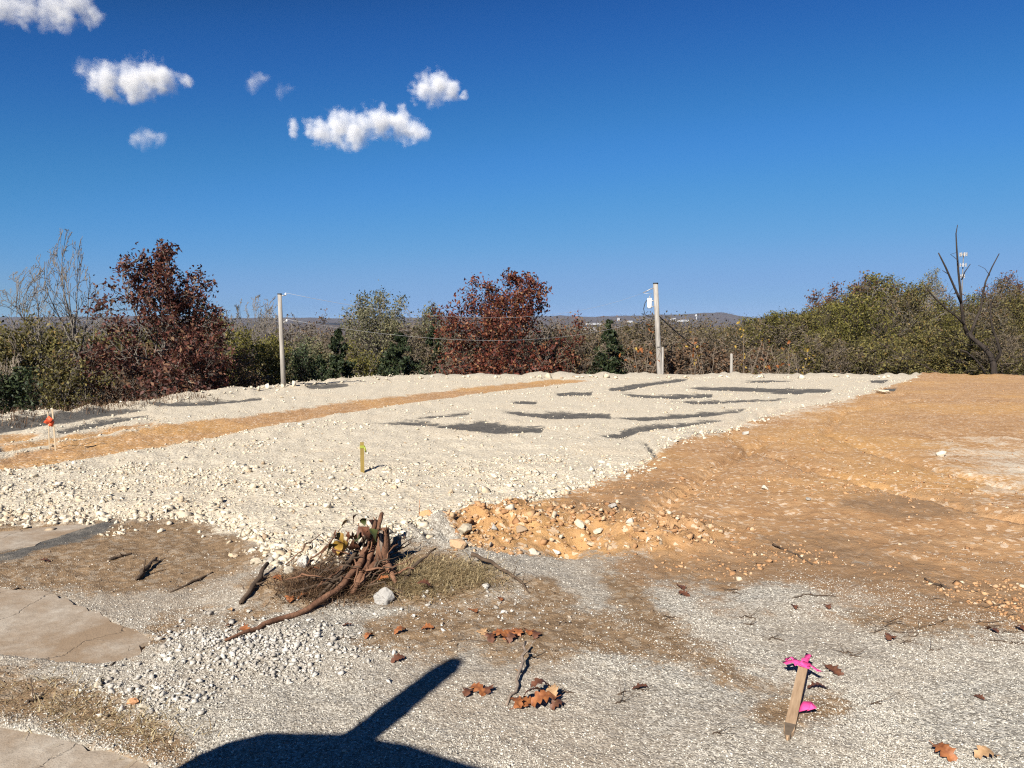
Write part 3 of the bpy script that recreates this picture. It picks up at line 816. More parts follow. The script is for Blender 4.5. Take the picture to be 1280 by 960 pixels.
hero("brush_shrub", 365, 408, 46, 70, "grey-brown bare brush behind the left pole", PS, 49, M['twig_brown'], None, 0, 0, 0, "shrub", rmin=.012)
hero("rounded_tree", 478, 371, 47, 98, "pale grey-green rounded tree behind the paired cedars", PO, 53, M['bark'], M['grey_green'], 13000, .08, .22, env=VASE)
hero("olive_shrub", 448, 425, 43, 60, "olive shrub between the two left cedars", PS, 54, M['bark'], M['yellow_green'], 3300, .085, .17, "shrub")
hero("rounded_tree", 530, 388, 50, 60, "narrow grey-green tree left of the big dark red oak", PO, 55, M['bark'], M['grey_green'], 6000, .08, .2, env=DOME)
hero("oak_tree", 638, 349, 43, 196, "big dark red oak rounded to the ground in the picture's middle", PO, 59, M['bark_dark'], M['red'], 15000, .10, .18, env=DOME)
hero("oak_sapling", 590, 425, 41, 75, "low red oak sapling at the left foot of the big red oak", PO, 60, M['bark'], M['red'], 2600, .11, .18)
hero("oak_sapling", 668, 425, 41, 70, "low red oak sapling at the right foot of the big red oak", PO, 61, M['bark'], M['red'], 2300, .11, .18)

hero("bare_tree", 300, 380, 40, 100, "grey bare tree just left of the left wooden pole's foot", PB, 71, M['bark'], None, 0, 0, 0, rmin=.011, env=VASE)
hero("bare_tree", 345, 376, 50, 120, "grey bare tree spreading directly behind the left pole's top", PB, 72, M['bark'], None, 0, 0, 0, rmin=.013, env=VASE)
hero("olive_shrub", 385, 418, 42, 80, "grey-green shrub right behind the left wooden pole", PS, 73, M['bark'], M['grey_green'], 4200, .085, .2, "shrub")
hero("bare_tree", 700, 398, 50, 70, "grey-brown bare tree touching the right side of the big red oak", PB, 74, M['twig_brown'], M['brown_leaf'], 500, .08, .2, rmin=.016)
hero("bare_tree", 725, 405, 52, 70, "grey-brown bare tree left of the lone pointed cedar", PB, 75, M['twig_brown'], M['brown_leaf'], 700, .08, .2, rmin=.016)
# cedars
def cedar_data(seed, H, W, n, size):
    rng = np.random.default_rng(seed)
    t = Tubes(); t.add([(0, 0, 0), (0.02 * H, 0, H * .5), (0, 0, H * .97)], [.02 * H, .014 * H, .004 * H], 6)
    nb = 80
    C = []
    for i in range(nb):
        h = (i + rng.random()) / nb
        L = W * 0.5 * (1 - h) ** 0.75 * rng.uniform(0.62, 1.18) + 0.03 * W
        a = rng.uniform(0, 6.283)
        p0 = np.array([0, 0, 0.03 * H + h * 0.93 * H]); d = np.array([math.cos(a), math.sin(a), rng.uniform(0.15, 0.6)])
        p1 = p0 + d * L
        t.add([p0, p0 * .5 + p1 * .5, p1], [.005 * H, .004 * H, .002 * H], 3, False)
        m = int(n / nb * (1.6 - 1.2 * h)) + 8
        s = rng.random(m) ** 0.6
        C.append(p0 + (p1 - p0) * s[:, None] + rng.normal(0, 0.045 * W * (1.2 - h), (m, 3)))
    C = np.concatenate(C); C[:, 2] = np.clip(C[:, 2], 0.03, H)
    V, Fq = leaf_quads(C, size * rng.uniform(.6, 1.4, len(C)), rng, 0.32, 0.2, 0.3)
    return t.mesh("trunk", M['bark_dark']), mesh_np("crown", V, Fq, M['cedar'])

def cedar(px, py, depth, w, label, seed, n=5200, size=.11):
    loc, H, W = spot(px, py, depth, w * 1.3); n = int(n * 1.3)
    place_tree("cedar_tree", cedar_data(seed, H, W, n, size), loc, label, "tree", "cedars along the pad edge")
cedar(423, 404, 39, 44, "dark conical cedar standing right of the left wooden pole", 1)
cedar(499, 412, 40, 66, "broad dark cedar in front of the pale rounded tree", 2, 6500)
cedar(541, 402, 46, 40, "dark cedar touching the left side of the big red oak", 3, 4200)
cedar(762, 395, 45, 54, "lone pointed cedar left of the pole with the transformer", 4, 6500)
cedar(400, 440, 40, 40, "low dark cedar between the left pole and the first cedar", 6, 2600)

# leafless brush and wood: a few grown plants, copied
def variants(P, seeds, H, W, bark, leaf, n, size, spread, rmin, env=None, minz=0.0):
    return [tree_data(P, s, H, W, bark, leaf, n, size, spread, rmin=rmin, env=env, min_leaf_z=minz) for s in seeds]
V_BARE = variants(PS, (101, 102, 103), 4.0, 3.6, M['twig_brown'], M['dull_olive'], 1500, .055, .16, .008)
V_BARET = variants(PB, (111, 112), 7.0, 5.0, M['bark'], M['brown_leaf'], 500, .09, .2, .014)
V_BROWN = variants(PS, (121, 122), 3.6, 3.4, M['twig_brown'], M['brown_leaf'], 2200, .08, .16, .011)
V_OLIVE = variants(PO, (131,), 6.0, 4.6, M['bark_dark'], M['olive'], 8000, .07, .17, .010, VASE, .22) + variants(PO, (132,), 6.0, 4.4, M['bark'], M['dull_olive'], 7000, .07, .17, .010, VASE, .22) + variants(PO, (133,), 6.0, 4.2, M['bark_dark'], M['yellow_green'], 6500, .07, .17, .010, DOME, .15)
V_OLIVES = variants(PS, (141, 142), 4.0, 4.2, M['bark_dark'], M['olive'], 6000, .066, .2, .009)
V_GREY = variants(PO, (151,), 6.5, 4.2, M['bark'], M['grey_green'], 3200, .07, .16, .010, VASE, .4)
V_RUST = variants(PO, (161,), 6.0, 4.6, M['bark_dark'], M['rust_leaf'], 6000, .075, .18, .010, VASE, .3)

def wood(var, base, px, py_top, depth, name, label, cat, group, rd, wmul=1.0):
    loc, H, _ = spot(px, py_top, depth, 10)
    H = max(H, 0.8); k = H / base
    place_tree(name, rd.choice(var), loc, label, cat, group, rd.uniform(0, 6.28), (k * wmul * rd.uniform(.85, 1.15), k * wmul * rd.uniform(.85, 1.15), k))

rd = random.Random(5)
for i in range(30):     # between the red oak and the right-hand wood
    px = 686 + 318 * (i + rd.random()) / 30
    wood(V_BARE, 4.0, px, rd.uniform(392, 420), rd.uniform(47, 68), "brush_shrub", "grey-brown leafless brush behind the pad between the red oak and the right-hand wood", "shrub", "leafless brush behind the pad", rd)
for i in range(12):
    px = 690 + 320 * (i + rd.random()) / 12
    wood(V_BROWN, 3.6, px, rd.uniform(422, 444), rd.uniform(46, 52), "brown_shrub", "low brown-leaved brush behind the pad near the pole with the transformer", "shrub", "brown brush behind the pad", rd)
for i in range(9):
    px = 700 + 330 * (i + rd.random()) / 9
    wood(V_OLIVES, 4.0, px, rd.uniform(408, 428), rd.uniform(60, 85), "olive_shrub", "olive shrub deep in the brush right of the lone cedar", "shrub", "olive shrubs in the brush", rd)
for i in range(10):
    px = 690 + 60 * rd.random() if i < 4 else rd.uniform(860, 1010)
    wood(V_BARET, 7.0, px, rd.uniform(396, 412) if i < 4 else rd.uniform(392, 410), rd.uniform(55, 85), "bare_tree", "thin grey bare tree rising from the brush behind the pad", "tree", "bare trees in the brush", rd)
for i in range(18):
    px = 845 + 165 * (i + rd.random()) / 18
    wood(V_OLIVE, 6.0, px, np.interp(px, [845, 900, 950, 1010], [424, 412, 402, 388]) + rd.uniform(-4, 12), rd.uniform(52, 80), "olive_tree", "low olive tree on the slope between the short pale post and the right-hand wood", "tree", "olive trees on the slope right of the short post", rd)
# right-hand wood, rising to the right
def wood_top(px):
    return np.interp(px, [930, 980, 1010, 1040, 1065, 1085, 1110, 1150, 1170, 1200, 1240, 1290], [410, 402, 392, 378, 364, 352, 350, 362, 352, 370, 366, 348])
for i in range(30):
    px = 960 + 345 * (i + rd.random()) / 30
    wood(V_OLIVE, 6.0, px, wood_top(px) + rd.choice((0, 6, 14, 26, 38)) + rd.uniform(-2, 4), rd.uniform(48, 88), "olive_tree", "olive-leaved tree in the dense wood right of the pad", "tree", "olive trees of the right-hand wood", rd)
for i in range(6):
    px = 1000 + 300 * (i + rd.random()) / 6
    wood(V_BARE, 4.0, px, rd.uniform(404, 438), rd.uniform(42, 50), "brush_shrub", "grey-brown leafless brush at the foot of the right-hand wood", "shrub", "brush before the right-hand wood", rd)
for i in range(14):
    px = 990 + 310 * (i + rd.random()) / 14
    wood(V_OLIVES, 4.0, px, rd.uniform(405, 440), rd.uniform(43, 50), "olive_shrub", "olive shrub at the foot of the right-hand wood", "shrub", "olive shrubs before the right-hand wood", rd)
for px, py, d in ((1165, 344, 95), (1120, 352, 90), (1140, 358, 88)):
    wood(V_GREY, 6.5, px, py, d, "grey_green_tree", "thin grey-green treetop above the right-hand wood, left of the snag", "tree", "grey-green treetops of the right-hand wood", rd, .7)
for px, py, d, lab in ((1035, 366, 88, "rust-brown leaved tree at the left end of the right-hand wood"), (1266, 350, 85, "rust-brown leaved tree at the right picture edge beyond the snag"), (1082, 353, 84, "rust-brown treetop rising in the middle of the right-hand wood")):
    wood(V_RUST, 6.0, px, py, d, "rust_tree", lab, "tree", None, rd, .9)
for i in range(16):
    px = 1235 + 60 * rd.random() if i < 6 else rd.uniform(1000, 1300)
    wood(V_BARET, 7.0, px, wood_top(px) + rd.uniform(-6, 14), rd.uniform(70, 110), "bare_tree", "grey bare tree standing among the right-hand wood's olive crowns", "tree", "bare trees of the right-hand wood", rd)
# left: fill behind the pad edge
for i in range(12):
    px = -40 + 340 * (i + rd.random()) / 12
    wood(V_BROWN, 3.6, px, rd.uniform(425, 455), rd.uniform(27, 36), "brown_shrub", "brown brush in the thicket behind the left pad edge", "shrub", "brown brush of the left thicket", rd)
for i in range(9):
    px = -40 + 350 * (i + rd.random()) / 9
    wood(V_OLIVES, 4.0, px, rd.uniform(388, 415), rd.uniform(34, 46), "olive_shrub", "olive shrub deep in the thicket behind the left trees", "shrub", "olive shrubs of the left thicket", rd)
for i in range(14):
    px = 330 + 360 * (i + rd.random()) / 14
    wood(V_BARE, 4.0, px, rd.uniform(400, 428), rd.uniform(44, 60), "brush_shrub", "grey-brown leafless brush between the cedars and the big red oak", "shrub", "brush among the cedars", rd)

for i in range(16):
    px = -30 + 720 * (i + rd.random()) / 16
    wood(V_BARET, 7.0, px, rd.uniform(386, 402), rd.uniform(52, 75), "bare_tree", "grey bare tree standing far behind the left half's edge thicket", "tree", "bare trees behind the left thicket", rd, .9)
# dead snag on the right, limb by limb
M['snag'] = simple_mat("dead_bark", (0.020, 0.016, 0.014), (0.050, 0.040, 0.033), 6, 0.95, 0.6, 0.02, 0.1, (1, 1, 0.25))
def snag():
    D = 40.0
    base = above(1243, 470, D); zb = gz(base.x, D)
    root = empty("dead_snag", (base.x, D, zb))
    def pt(px, py, dy=0.0):
        p = above(px, py, D + dy); return Vector((p.x - base.x, p.y - D, p.z - zb))
    k = D / F_PX * .78
    def limb(name, pts, r0, r1):
        t = Tubes(); n = len(pts)
        t.add(pts, [(r0 + (r1 - r0) * i / (n - 1)) * k for i in range(n)], 7)
        return link(name, t.mesh(name, M['snag']), root)
    low = Vector((0, 0, -0.3))
    limb("trunk", [low, pt(1243, 468), pt(1242, 455), pt(1238, 444, .1), pt(1230, 434, .2), pt(1218, 425, .3), pt(1208, 416, .3)], 5.5, 3.2)
    limb("limb", [pt(1209, 418, .3), pt(1204, 402, .3), pt(1202, 385, .2), pt(1201, 368, .1), pt(1198, 340), pt(1196, 312), pt(1195, 292), pt(1197, 281)], 3.0, 0.5)
    limb("limb", [pt(1201, 378, .1), pt(1196, 366), pt(1189, 350, -.2), pt(1182, 334, -.3), pt(1176, 322, -.4), pt(1173, 316, -.4)], 2.0, 0.9)
    limb("limb", [pt(1207, 408, .3), pt(1196, 396, .1), pt(1183, 386), pt(1170, 374, -.1), pt(1160, 363, -.3), pt(1155, 356, -.4)], 1.8, 0.8)
    limb("limb", [pt(1212, 421, .3), pt(1219, 402, .5), pt(1226, 386, .6), pt(1229, 366, .7), pt(1232, 352, .7), pt(1240, 334, .8), pt(1249, 317, .9)], 2.4, 0.7)
    limb("limb", [pt(1242, 455), pt(1251, 441, -.2), pt(1246, 425, -.3), pt(1240, 408, -.3), pt(1238, 392, -.3), pt(1239, 376, -.3)], 2.6, 0.7)
    limb("limb", [pt(1232, 470, -.3), pt(1227, 458, -.4), pt(1218, 448, -.5), pt(1208, 440, -.6), pt(1199, 437, -.7)], 2.0, 1.0)
    limb("branch", [pt(1202, 350, .1), pt(1206, 340), pt(1213, 330)], 1.0, 0.5)
    limb("branch", [pt(1186, 343, -.2), pt(1181, 340, -.2), pt(1178, 338, -.2)], 0.7, 0.4)
    limb("branch", [pt(1240, 396, -.3), pt(1235, 388, -.3), pt(1233, 383, -.3)], 0.8, 0.4)
    rdl = random.Random(3)
    for (px, py) in ((1225, 432), (1215, 424), (1248, 440), (1222, 450), (1206, 404), (1232, 436), (1200, 372), (1228, 372), (1190, 392), (1243, 420), (1197, 330), (1236, 345), (1214, 428), (1238, 450)):
        a = [pt(px, py, -.1)]
        for j in range(4):
            a.append(a[-1] + Vector((rdl.uniform(-.35, .25), rdl.uniform(-.2, .2), rdl.uniform(-.05, .25))))
        limb("twig", a, 0.6, 0.25)
    tag(root, "dead dark snag with bare forked limbs at the right edge of the pad", "dead tree")
    # fallen grey branch in front of the wood
    t = Tubes(); p = [above(1096, 426, 41), above(1120, 441, 41), above(1145, 452, 41), above(1165, 462, 41), above(1180, 470, 41)]
    b0 = p[-1].copy(); t.add([q - b0 for q in p], [.016, .024, .03, .036, .042], 6)
    p2 = [above(1132, 447, 41), above(1142, 438, 41.2), above(1150, 428, 41.4)]
    t.add([q - b0 for q in p2], [.02, .014, .008], 5)
    o = link("fallen_branch", t.mesh("fallen_branch", M['bark_dark']), None, b0)
    tag(o, "dark fallen branch leaning in the brush left of the dead snag", "branch")
snag()

# saplings with a few big autumn leaves above the pad edge
def sapling(px, py_top, depth, leafs, label, seed, n, mat):
    loc, H, _ = spot(px, py_top, depth, 10)
    rdl = random.Random(seed)
    root = empty("sapling", loc)
    t = Tubes(); tips = []
    for j in range(3):
        p = Vector((rdl.uniform(-.05, .05), rdl.uniform(-.05, .05), 0)); pts = [p]
        lean = Vector((rdl.uniform(-.3, .3), rdl.uniform(-.2, .2), 0))
        for i in range(6):
            p = p + Vector((lean.x * H / 6 + rdl.gauss(0, .03), lean.y * H / 6, H / 6 * (1 if j == 0 else .85))); pts.append(p)
        t.add(pts, [.022 * (1 - i / 7) + .005 for i in range(7)], 5); tips += pts[4:] if j == 0 else []
        for q in pts[3:]:
            e = q + Vector((rdl.uniform(-.4, .4), rdl.uniform(-.2, .2), rdl.uniform(.0, .35)))
            t.add([q, (q + e) / 2 + Vector((0, 0, .03)), e], [.009, .007, .005], 4, False); tips += [e] if j == 0 else []
    link("stem", t.mesh("stem", M['twig_brown']), root)
    for i in range(n):
        c = rdl.choice(tips) + Vector((rdl.gauss(0, .10), rdl.gauss(0, .1), rdl.gauss(0, .10)))
        o = link("leaf", leafs[i % len(leafs)], root, c)
        o.rotation_euler = (rdl.uniform(-1.6, 1.6), rdl.uniform(-1, 1), rdl.uniform(0, 6.28)); k_ = rdl.uniform(.45, 1.0); o.scale = (k_, k_, k_)
    tag(root, label, "sapling", "saplings with autumn leaves along the pad edge")

def oak_leaf(name, mat, L, seed, curl=0.25, lobes=4):
    """lobed leaf with a folded midrib, curled along its length"""
    rdl = random.Random(seed)
    n = lobes * 4 + 1
    V, Fc = [], []
    for i in range(n):
        t = i / (n - 1)
        w = L * 0.36 * math.sin(math.pi * min(1, t * 0.93 + 0.05)) ** 0.7 * (0.42 + 0.58 * (0.5 + 0.5 * math.cos(2 * math.pi * t * lobes + math.pi))) + 0.004
        zc = -curl * L * (2 * t - 1) ** 2 * rdl.uniform(.85, 1.1)
        y = (t - 0.5) * L
        f1, f2 = rdl.uniform(-0.1, 0.45), rdl.uniform(-0.1, 0.45)
        V += [(-w, y + w * .25, zc + w * f1), (-w * .45, y, zc + w * .12), (0, y, zc), (w * .45, y, zc + w * .12), (w, y + w * .25, zc + w * f2)]
        if i:
            for k in range(4):
                a = (i - 1) * 5 + k; Fc.append((a, a + 1, a + 6, a + 5))
    zmin = min(v[2] for v in V)
    V = [(v[0], v[1], v[2] - zmin) for v in V]
    # stalk
    b = len(V); r = 0.002 + L * .006
    V += [(-r, -L * .5, V[2][2]), (r, -L * .5, V[2][2]), (r * .7, -L * .72, V[2][2] + .01 * L), (-r * .7, -L * .72, V[2][2] + .01 * L)]
    Fc.append((b, b + 1, b + 2, b + 3))
    return mesh_np(name, V, Fc, mat, True)
OL = [oak_leaf("leaf", M['orange_leaf'], .23, s, .2, 3) for s in (1, 2)]
YL = [oak_leaf("leaf", M['yellow_leaf'], .23, s, .2, 3) for s in (3, 4)]
sapling(804, 412, 36, OL, "sapling with bright orange leaves just left of the wired pole", 1, 16, None)
sapling(886, 416, 36, OL + YL[:1], "sapling with orange leaves midway between the wired pole and the short post", 2, 12, None)
sapling(873, 432, 35.5, YL, "low sapling with few pale yellow leaves right of the wired pole", 3, 6, None)
sapling(930, 414, 36, YL, "sapling with yellow leaves right above the short post", 4, 13, None)
sapling(946, 428, 36, OL + YL, "sapling with mixed yellow and orange leaves right of the short post", 5, 9, None)
sapling(985, 426, 36, OL, "sapling with rust-orange leaves left of the right-hand wood", 6, 9, None)
sapling(1000, 436, 35.5, YL, "low sapling with golden leaves at the foot of the right-hand wood", 7, 9, None)
sapling(800, 436, 36.5, YL + OL, "low sapling with dull gold leaves at the foot of the wired pole", 8, 9, None)
sapling(970, 438, 36, OL, "low sapling with pale orange leaves before the leafless brush", 9, 6, None)
# ------------------------------------------------------------------ broken concrete left of the gravel
def concrete_mat():
    m, nt, out = new_mat("dusty_concrete"); L = nt.links
    tc = N(nt, "ShaderNodeTexCoord"); P = tc.outputs['Object']
    a = noise_n(nt, P, 1.6, 8, 0.68, 0.4); f = noise_n(nt, P, 11, 8, 0.7); g = noise_n(nt, P, 120, 3, 0.7)
    col = ramp(nt, f, [(0.3, (0.235, 0.198, 0.155)), (0.5, (0.33, 0.285, 0.23)), (0.72, (0.43, 0.385, 0.32))])
    col = mixc(nt, ramp(nt, a, [(0.36, 0.0), (0.58, 0.9)]), col, (0.215, 0.150, 0.094))
    col = mixc(nt, math_n(nt, 'MULTIPLY', ramp(nt, g, [(0.58, 0.0), (0.66, 1.0)]), 0.6), col, (0.12, 0.095, 0.07))
    wv = N(nt, "ShaderNodeVectorMath"); wv.operation = 'ADD'; L.new(P, wv.inputs[0])
    nz = N(nt, "ShaderNodeTexNoise"); nz.inputs['Scale'].default_value = 5; nz.inputs['Detail'].default_value = 5; L.new(P, nz.inputs['Vector'])
    sc = N(nt, "ShaderNodeVectorMath"); sc.operation = 'SCALE'; sc.inputs['Scale'].default_value = 0.25; L.new(nz.outputs['Color'], sc.inputs[0]); L.new(sc.outputs[0], wv.inputs[1])
    v = N(nt, "ShaderNodeTexVoronoi"); v.feature = 'DISTANCE_TO_EDGE'; v.inputs['Scale'].default_value = 0.55; L.new(wv.outputs[0], v.inputs['Vector'])
    crack = ramp(nt, v.outputs['Distance'], [(0.0, 1.0), (0.0035, 0.0)])
    col = mixc(nt, math_n(nt, 'MULTIPLY', crack, 0.22), col, (0.05, 0.04, 0.03))
    b = N(nt, "ShaderNodeBsdfPrincipled"); b.inputs['Roughness'].default_value = .95; b.inputs['Specular IOR Level'].default_value = .15
    L.new(col, b.inputs['Base Color'])
    h = math_n(nt, 'SUBTRACT', math_n(nt, 'ADD', f, math_n(nt, 'MULTIPLY', g, .3)), crack)
    bp = N(nt, "ShaderNodeBump"); bp.inputs['Strength'].default_value = .6; bp.inputs['Distance'].default_value = .01; L.new(h, bp.inputs['Height']); L.new(bp.outputs[0], b.inputs['Normal'])
    L.new(b.outputs[0], out.inputs[0])
    return m
M['concrete'] = concrete_mat()
def slab(P, label, seed, lift=0.0):
    rdl = random.Random(seed)
    pts = []
    W = [on_plane(*p) for p in P]
    n = len(W)
    for i in range(n):
        (x0, y0), (x1, y1) = W[i], W[(i + 1) % n]
        L = math.hypot(x1 - x0, y1 - y0); k = max(1, int(L / 0.07))
        for j in range(k):
            t = j / k; a = 0.018 if 0 < j else 0.0
            pts.append((x0 + (x1 - x0) * t + rdl.gauss(0, a), y0 + (y1 - y0) * t + rdl.gauss(0, a)))
    cx = sum(p[0] for p in pts) / len(pts); cy = sum(p[1] for p in pts) / len(pts)
    bm = bmesh.new()
    zt = lambda x, y: float(plane_z(y)) + lift + 0.006 * math.sin(x * 2.1 + seed)
    top = [bm.verts.new((x - cx, y - cy, zt(x, y) - 0.012)) for x, y in pts]
    inn = [bm.verts.new((x - cx + (cx - x) * .012, y - cy + (cy - y) * .012, zt(x, y))) for x, y in pts]
    bot = [bm.verts.new((x - cx, y - cy, zt(x, y) - 0.10)) for x, y in pts]
    m = len(pts)
    for i in range(m):
        j = (i + 1) % m
        bm.faces.new((bot[i], bot[j], top[j], top[i])); bm.faces.new((top[i], top[j], inn[j], inn[i]))
    f = bm.faces.new(inn); bmesh.ops.triangulate(bm, faces=[f])
    bmesh.ops.recalc_face_normals(bm, faces=bm.faces[:])
    o = link("concrete_slab", mesh_bm("concrete_slab", bm, M['concrete']), None, (cx, cy, 0))
    tag(o, label, "slab", "broken concrete slabs")
slab(SLABS[0], "dusty beige concrete slab left of the grey rubble, with a cracked corner", 1)
slab(SLABS[1], "grey concrete slab in the bottom left corner below the straw", 2)
slab(SLABS[2], "thin grey concrete strip with a dark crumbled edge below the limestone", 3)

# ------------------------------------------------------------------ loose stone
def ico(sub):
    bm = bmesh.new(); bmesh.ops.create_icosphere(bm, subdivisions=sub, radius=1.0)
    V = np.array([v.co[:] for v in bm.verts]); Fc = np.array([[v.index for v in f.verts] for f in bm.faces]); bm.free()
    return V, Fc
ICO = {1: ico(1), 2: ico(2), 3: ico(3)}
OCT_V = np.array([[1, 0, 0], [-1, 0, 0], [0, 1, 0], [0, -1, 0], [0, 0, 1], [0, 0, -1]], float)
OCT_F = np.array([[0, 2, 4], [2, 1, 4], [1, 3, 4], [3, 0, 4], [2, 0, 5], [1, 2, 5], [3, 1, 5], [0, 3, 5]])

def rock_shape(npts, seed, bevel=0.0):
    """angular broken stone: hull of a few points, edges slightly worn"""
    rng = np.random.default_rng(seed)
    P = rng.normal(size=(npts, 3)); P /= np.linalg.norm(P, axis=1)[:, None]; P *= rng.uniform(.8, 1.1, (npts, 1))
    P *= np.array([1.0, rng.uniform(0.6, 0.95), rng.uniform(0.45, 0.8)])
    bm = bmesh.new()
    vs = [bm.verts.new(p) for p in P]
    r = bmesh.ops.convex_hull(bm, input=vs)
    bmesh.ops.delete(bm, geom=[g for g in set(r['geom_interior'] + r['geom_unused']) if isinstance(g, bmesh.types.BMVert)], context='VERTS')
    if bevel:
        bmesh.ops.dissolve_limit(bm, angle_limit=R(14), verts=bm.verts[:], edges=bm.edges[:])
        bmesh.ops.bevel(bm, geom=bm.edges[:], offset=bevel, segments=2, profile=.6, affect='EDGES')
        bmesh.ops.triangulate(bm, faces=bm.faces[:])
        bmesh.ops.subdivide_edges(bm, edges=[e for e in bm.edges if e.calc_length() > .35], cuts=2, use_grid_fill=True)
        bmesh.ops.triangulate(bm, faces=bm.faces[:])
    bm.verts.index_update()
    V = np.array([v.co[:] for v in bm.verts]); Fc = np.array([[v.index for v in f.verts] for f in bm.faces]); bm.free()
    if bevel: V += rng.normal(0, .018, V.shape)
    V /= np.abs(V[:, 0]).max()
    return V, Fc

SMALL = [rock_shape(8, 900 + i) for i in range(12)]
def scatter_mesh(name, pts, sizes, mat, rng, kind='chip'):
    """one mesh of many loose pieces"""
    Vs, Fs, b = [], [], 0
    n = len(pts)
    q = rng.normal(size=(n, 4)); q /= np.linalg.norm(q, axis=1)[:, None]
    w, x, y, z = q.T
    Rm = np.stack([1 - 2 * (y * y + z * z), 2 * (x * y - z * w), 2 * (x * z + y * w), 2 * (x * y + z * w), 1 - 2 * (x * x + z * z), 2 * (y * z - x * w), 2 * (x * z - y * w), 2 * (y * z + x * w), 1 - 2 * (x * x + y * y)], 1).reshape(n, 3, 3)
    if kind == 'chip':
        base = OCT_V[None] * rng.uniform(0.55, 1.2, (n, 6, 1)) + rng.normal(0, 0.18, (n, 6, 3))
        base *= rng.uniform(0.55, 1.0, (n, 1, 3))
        V = np.einsum('nij,nkj->nki', Rm, base) * sizes[:, None, None]
        V[:, :, 2] *= 0.75
        V += pts[:, None, :]
        Fc = OCT_F[None] + (np.arange(n) * 6)[:, None, None]
        me = mesh_np(name, V.reshape(-1, 3), Fc.reshape(-1, 3), mat)
    else:
        for k, (bv, bf) in enumerate(SMALL):
            i = np.arange(k, n, len(SMALL))
            if not len(i): continue
            V = np.einsum('nij,kj->nki', Rm[i], bv) * sizes[i][:, None, None]
            V[:, :, 2] *= 0.8
            V += pts[i][:, None, :]
            Fs.append((bf[None] + (np.arange(len(i)) * len(bv))[:, None, None]).reshape(-1, 3) + b); Vs.append(V.reshape(-1, 3)); b += len(i) * len(bv)
        me = mesh_np(name, np.concatenate(Vs), np.concatenate(Fs), mat)
    return me

def candidates(n, x0, x1, y0, y1, seed):
    """points of the ground, evenly spread over what the photograph shows of it"""
    rng = np.random.default_rng(seed)
    px = rng.uniform(x0, x1, n); py = rng.uniform(y0, y1, n)
    # invert the gently sloping plane
    b = (CY - py) / F_PX
    sl = (SP - b * CP) / (CP + b * SP)
    y = (CAM_H - 0.1) / np.maximum(sl - 0.02, 1e-3)
    y = np.where(y < 5, CAM_H / np.maximum(sl, 1e-3), y)
    x = (px - CX) / F_PX * (y * CP + CAM_H * SP)
    return x, y, rng

def stuff(name, x, y, size, sink, mat, label, rng, kind='chip', c=None):
    z = height(x, y, c) - sink * size
    me = scatter_mesh(name, np.stack([x, y, z + size * 0.35], 1), size, mat, rng, kind)
    return tag(link(name, me), label, "gravel", kind="stuff")

# grey crushed stone underfoot
x, y, rng = candidates(190000, -60, 1340, 690, 985, 1)
c = cover(x, y)
patch = fbm(x * 1.3, y * 1.3, 77)
spill = np.clip(1.0 - c['slab'], 0.02, 1) * (0.35 + 0.9 * sstep(.3, .7, fbm(x * 4, y * 4, 91)))
keep = (c['lime'] < .55) & (rng.random(len(x)) < spill * 1.4) & (rng.random(len(x)) < np.clip(1.1 - 1.02 * np.clip(c['brown'] * 1.5 - .25, 0, 1) - 0.97 * np.clip(c['orange'] * 1.6 - 0.3, 0, 1), 0, 1) * (0.35 + 0.9 * sstep(.35, .6, patch)))
x, y = x[keep], y[keep]; c = {k: v[keep] for k, v in c.items()}
size = rng.gamma(1.6, 0.0013, len(x)) + 0.0026
size = np.minimum(size, 0.012) * (1 + 0.05 * np.clip(y - 3, 0, 5))
stuff("gravel", x, y, size, 0.4, M['chip'], "grey and white crushed stone chips covering the foreground", rng, c=c)

# limestone pieces over the pad
x, y, rng = candidates(150000, -80, 1300, 471, 725, 2)
c = cover(x, y)
sdp = poly_sd(x, y, PAD)
row = fbm(x * 0.55 + y * 0.2, y * 1.1 - x * 0.25, 31, 4)
row2 = fbm(x * 2.2, y * 2.2, 33, 3)
dens = (0.12 + 1.0 * sstep(.45, .62, row)) * (0.35 + 0.9 * sstep(.4, .6, row2))
dens = np.maximum(dens, 0.75 * sstep(1.6, 0.4, sdp) * (y > 12))
ed = np.exp(-((c['lime'] - 0.62) / 0.28) ** 2); dens = np.maximum(dens, ed * 0.85)
keep = ((c['lime'] > .42) | (c['lime'] > .12) & (rng.random(len(x)) < .3)) & ((c['fabric'] < .6) | (rng.random(len(x)) < .10)) & (c['track'] < .6) & (sdp > -0.4) & (rng.random(len(x)) < dens)
x, y = x[keep], y[keep]; c = {k: v[keep] for k, v in c.items()}
size = np.maximum(rng.gamma(1.3, 0.0066, len(x)) * (1 + .5 * sstep(.75, .45, c['lime'])) + 0.0035, y * 0.0006) * (1 + 0.5 * np.clip((y - 8) / 20, 0, 1))
size = np.minimum(size, 0.065)
big = size > 0.022
for m_, nm, kd in ((~big, "limestone_gravel", 'chip'), (big, "limestone_rubble", 'rock')):
    stuff(nm, x[m_], y[m_], size[m_], 0.3, M['lime'], "pale crushed limestone strewn over the pad" if nm.endswith("gravel") else "fist-sized pale limestone rubble strewn over the pad", np.random.default_rng(4), kd, {k: v[m_] for k, v in c.items()})

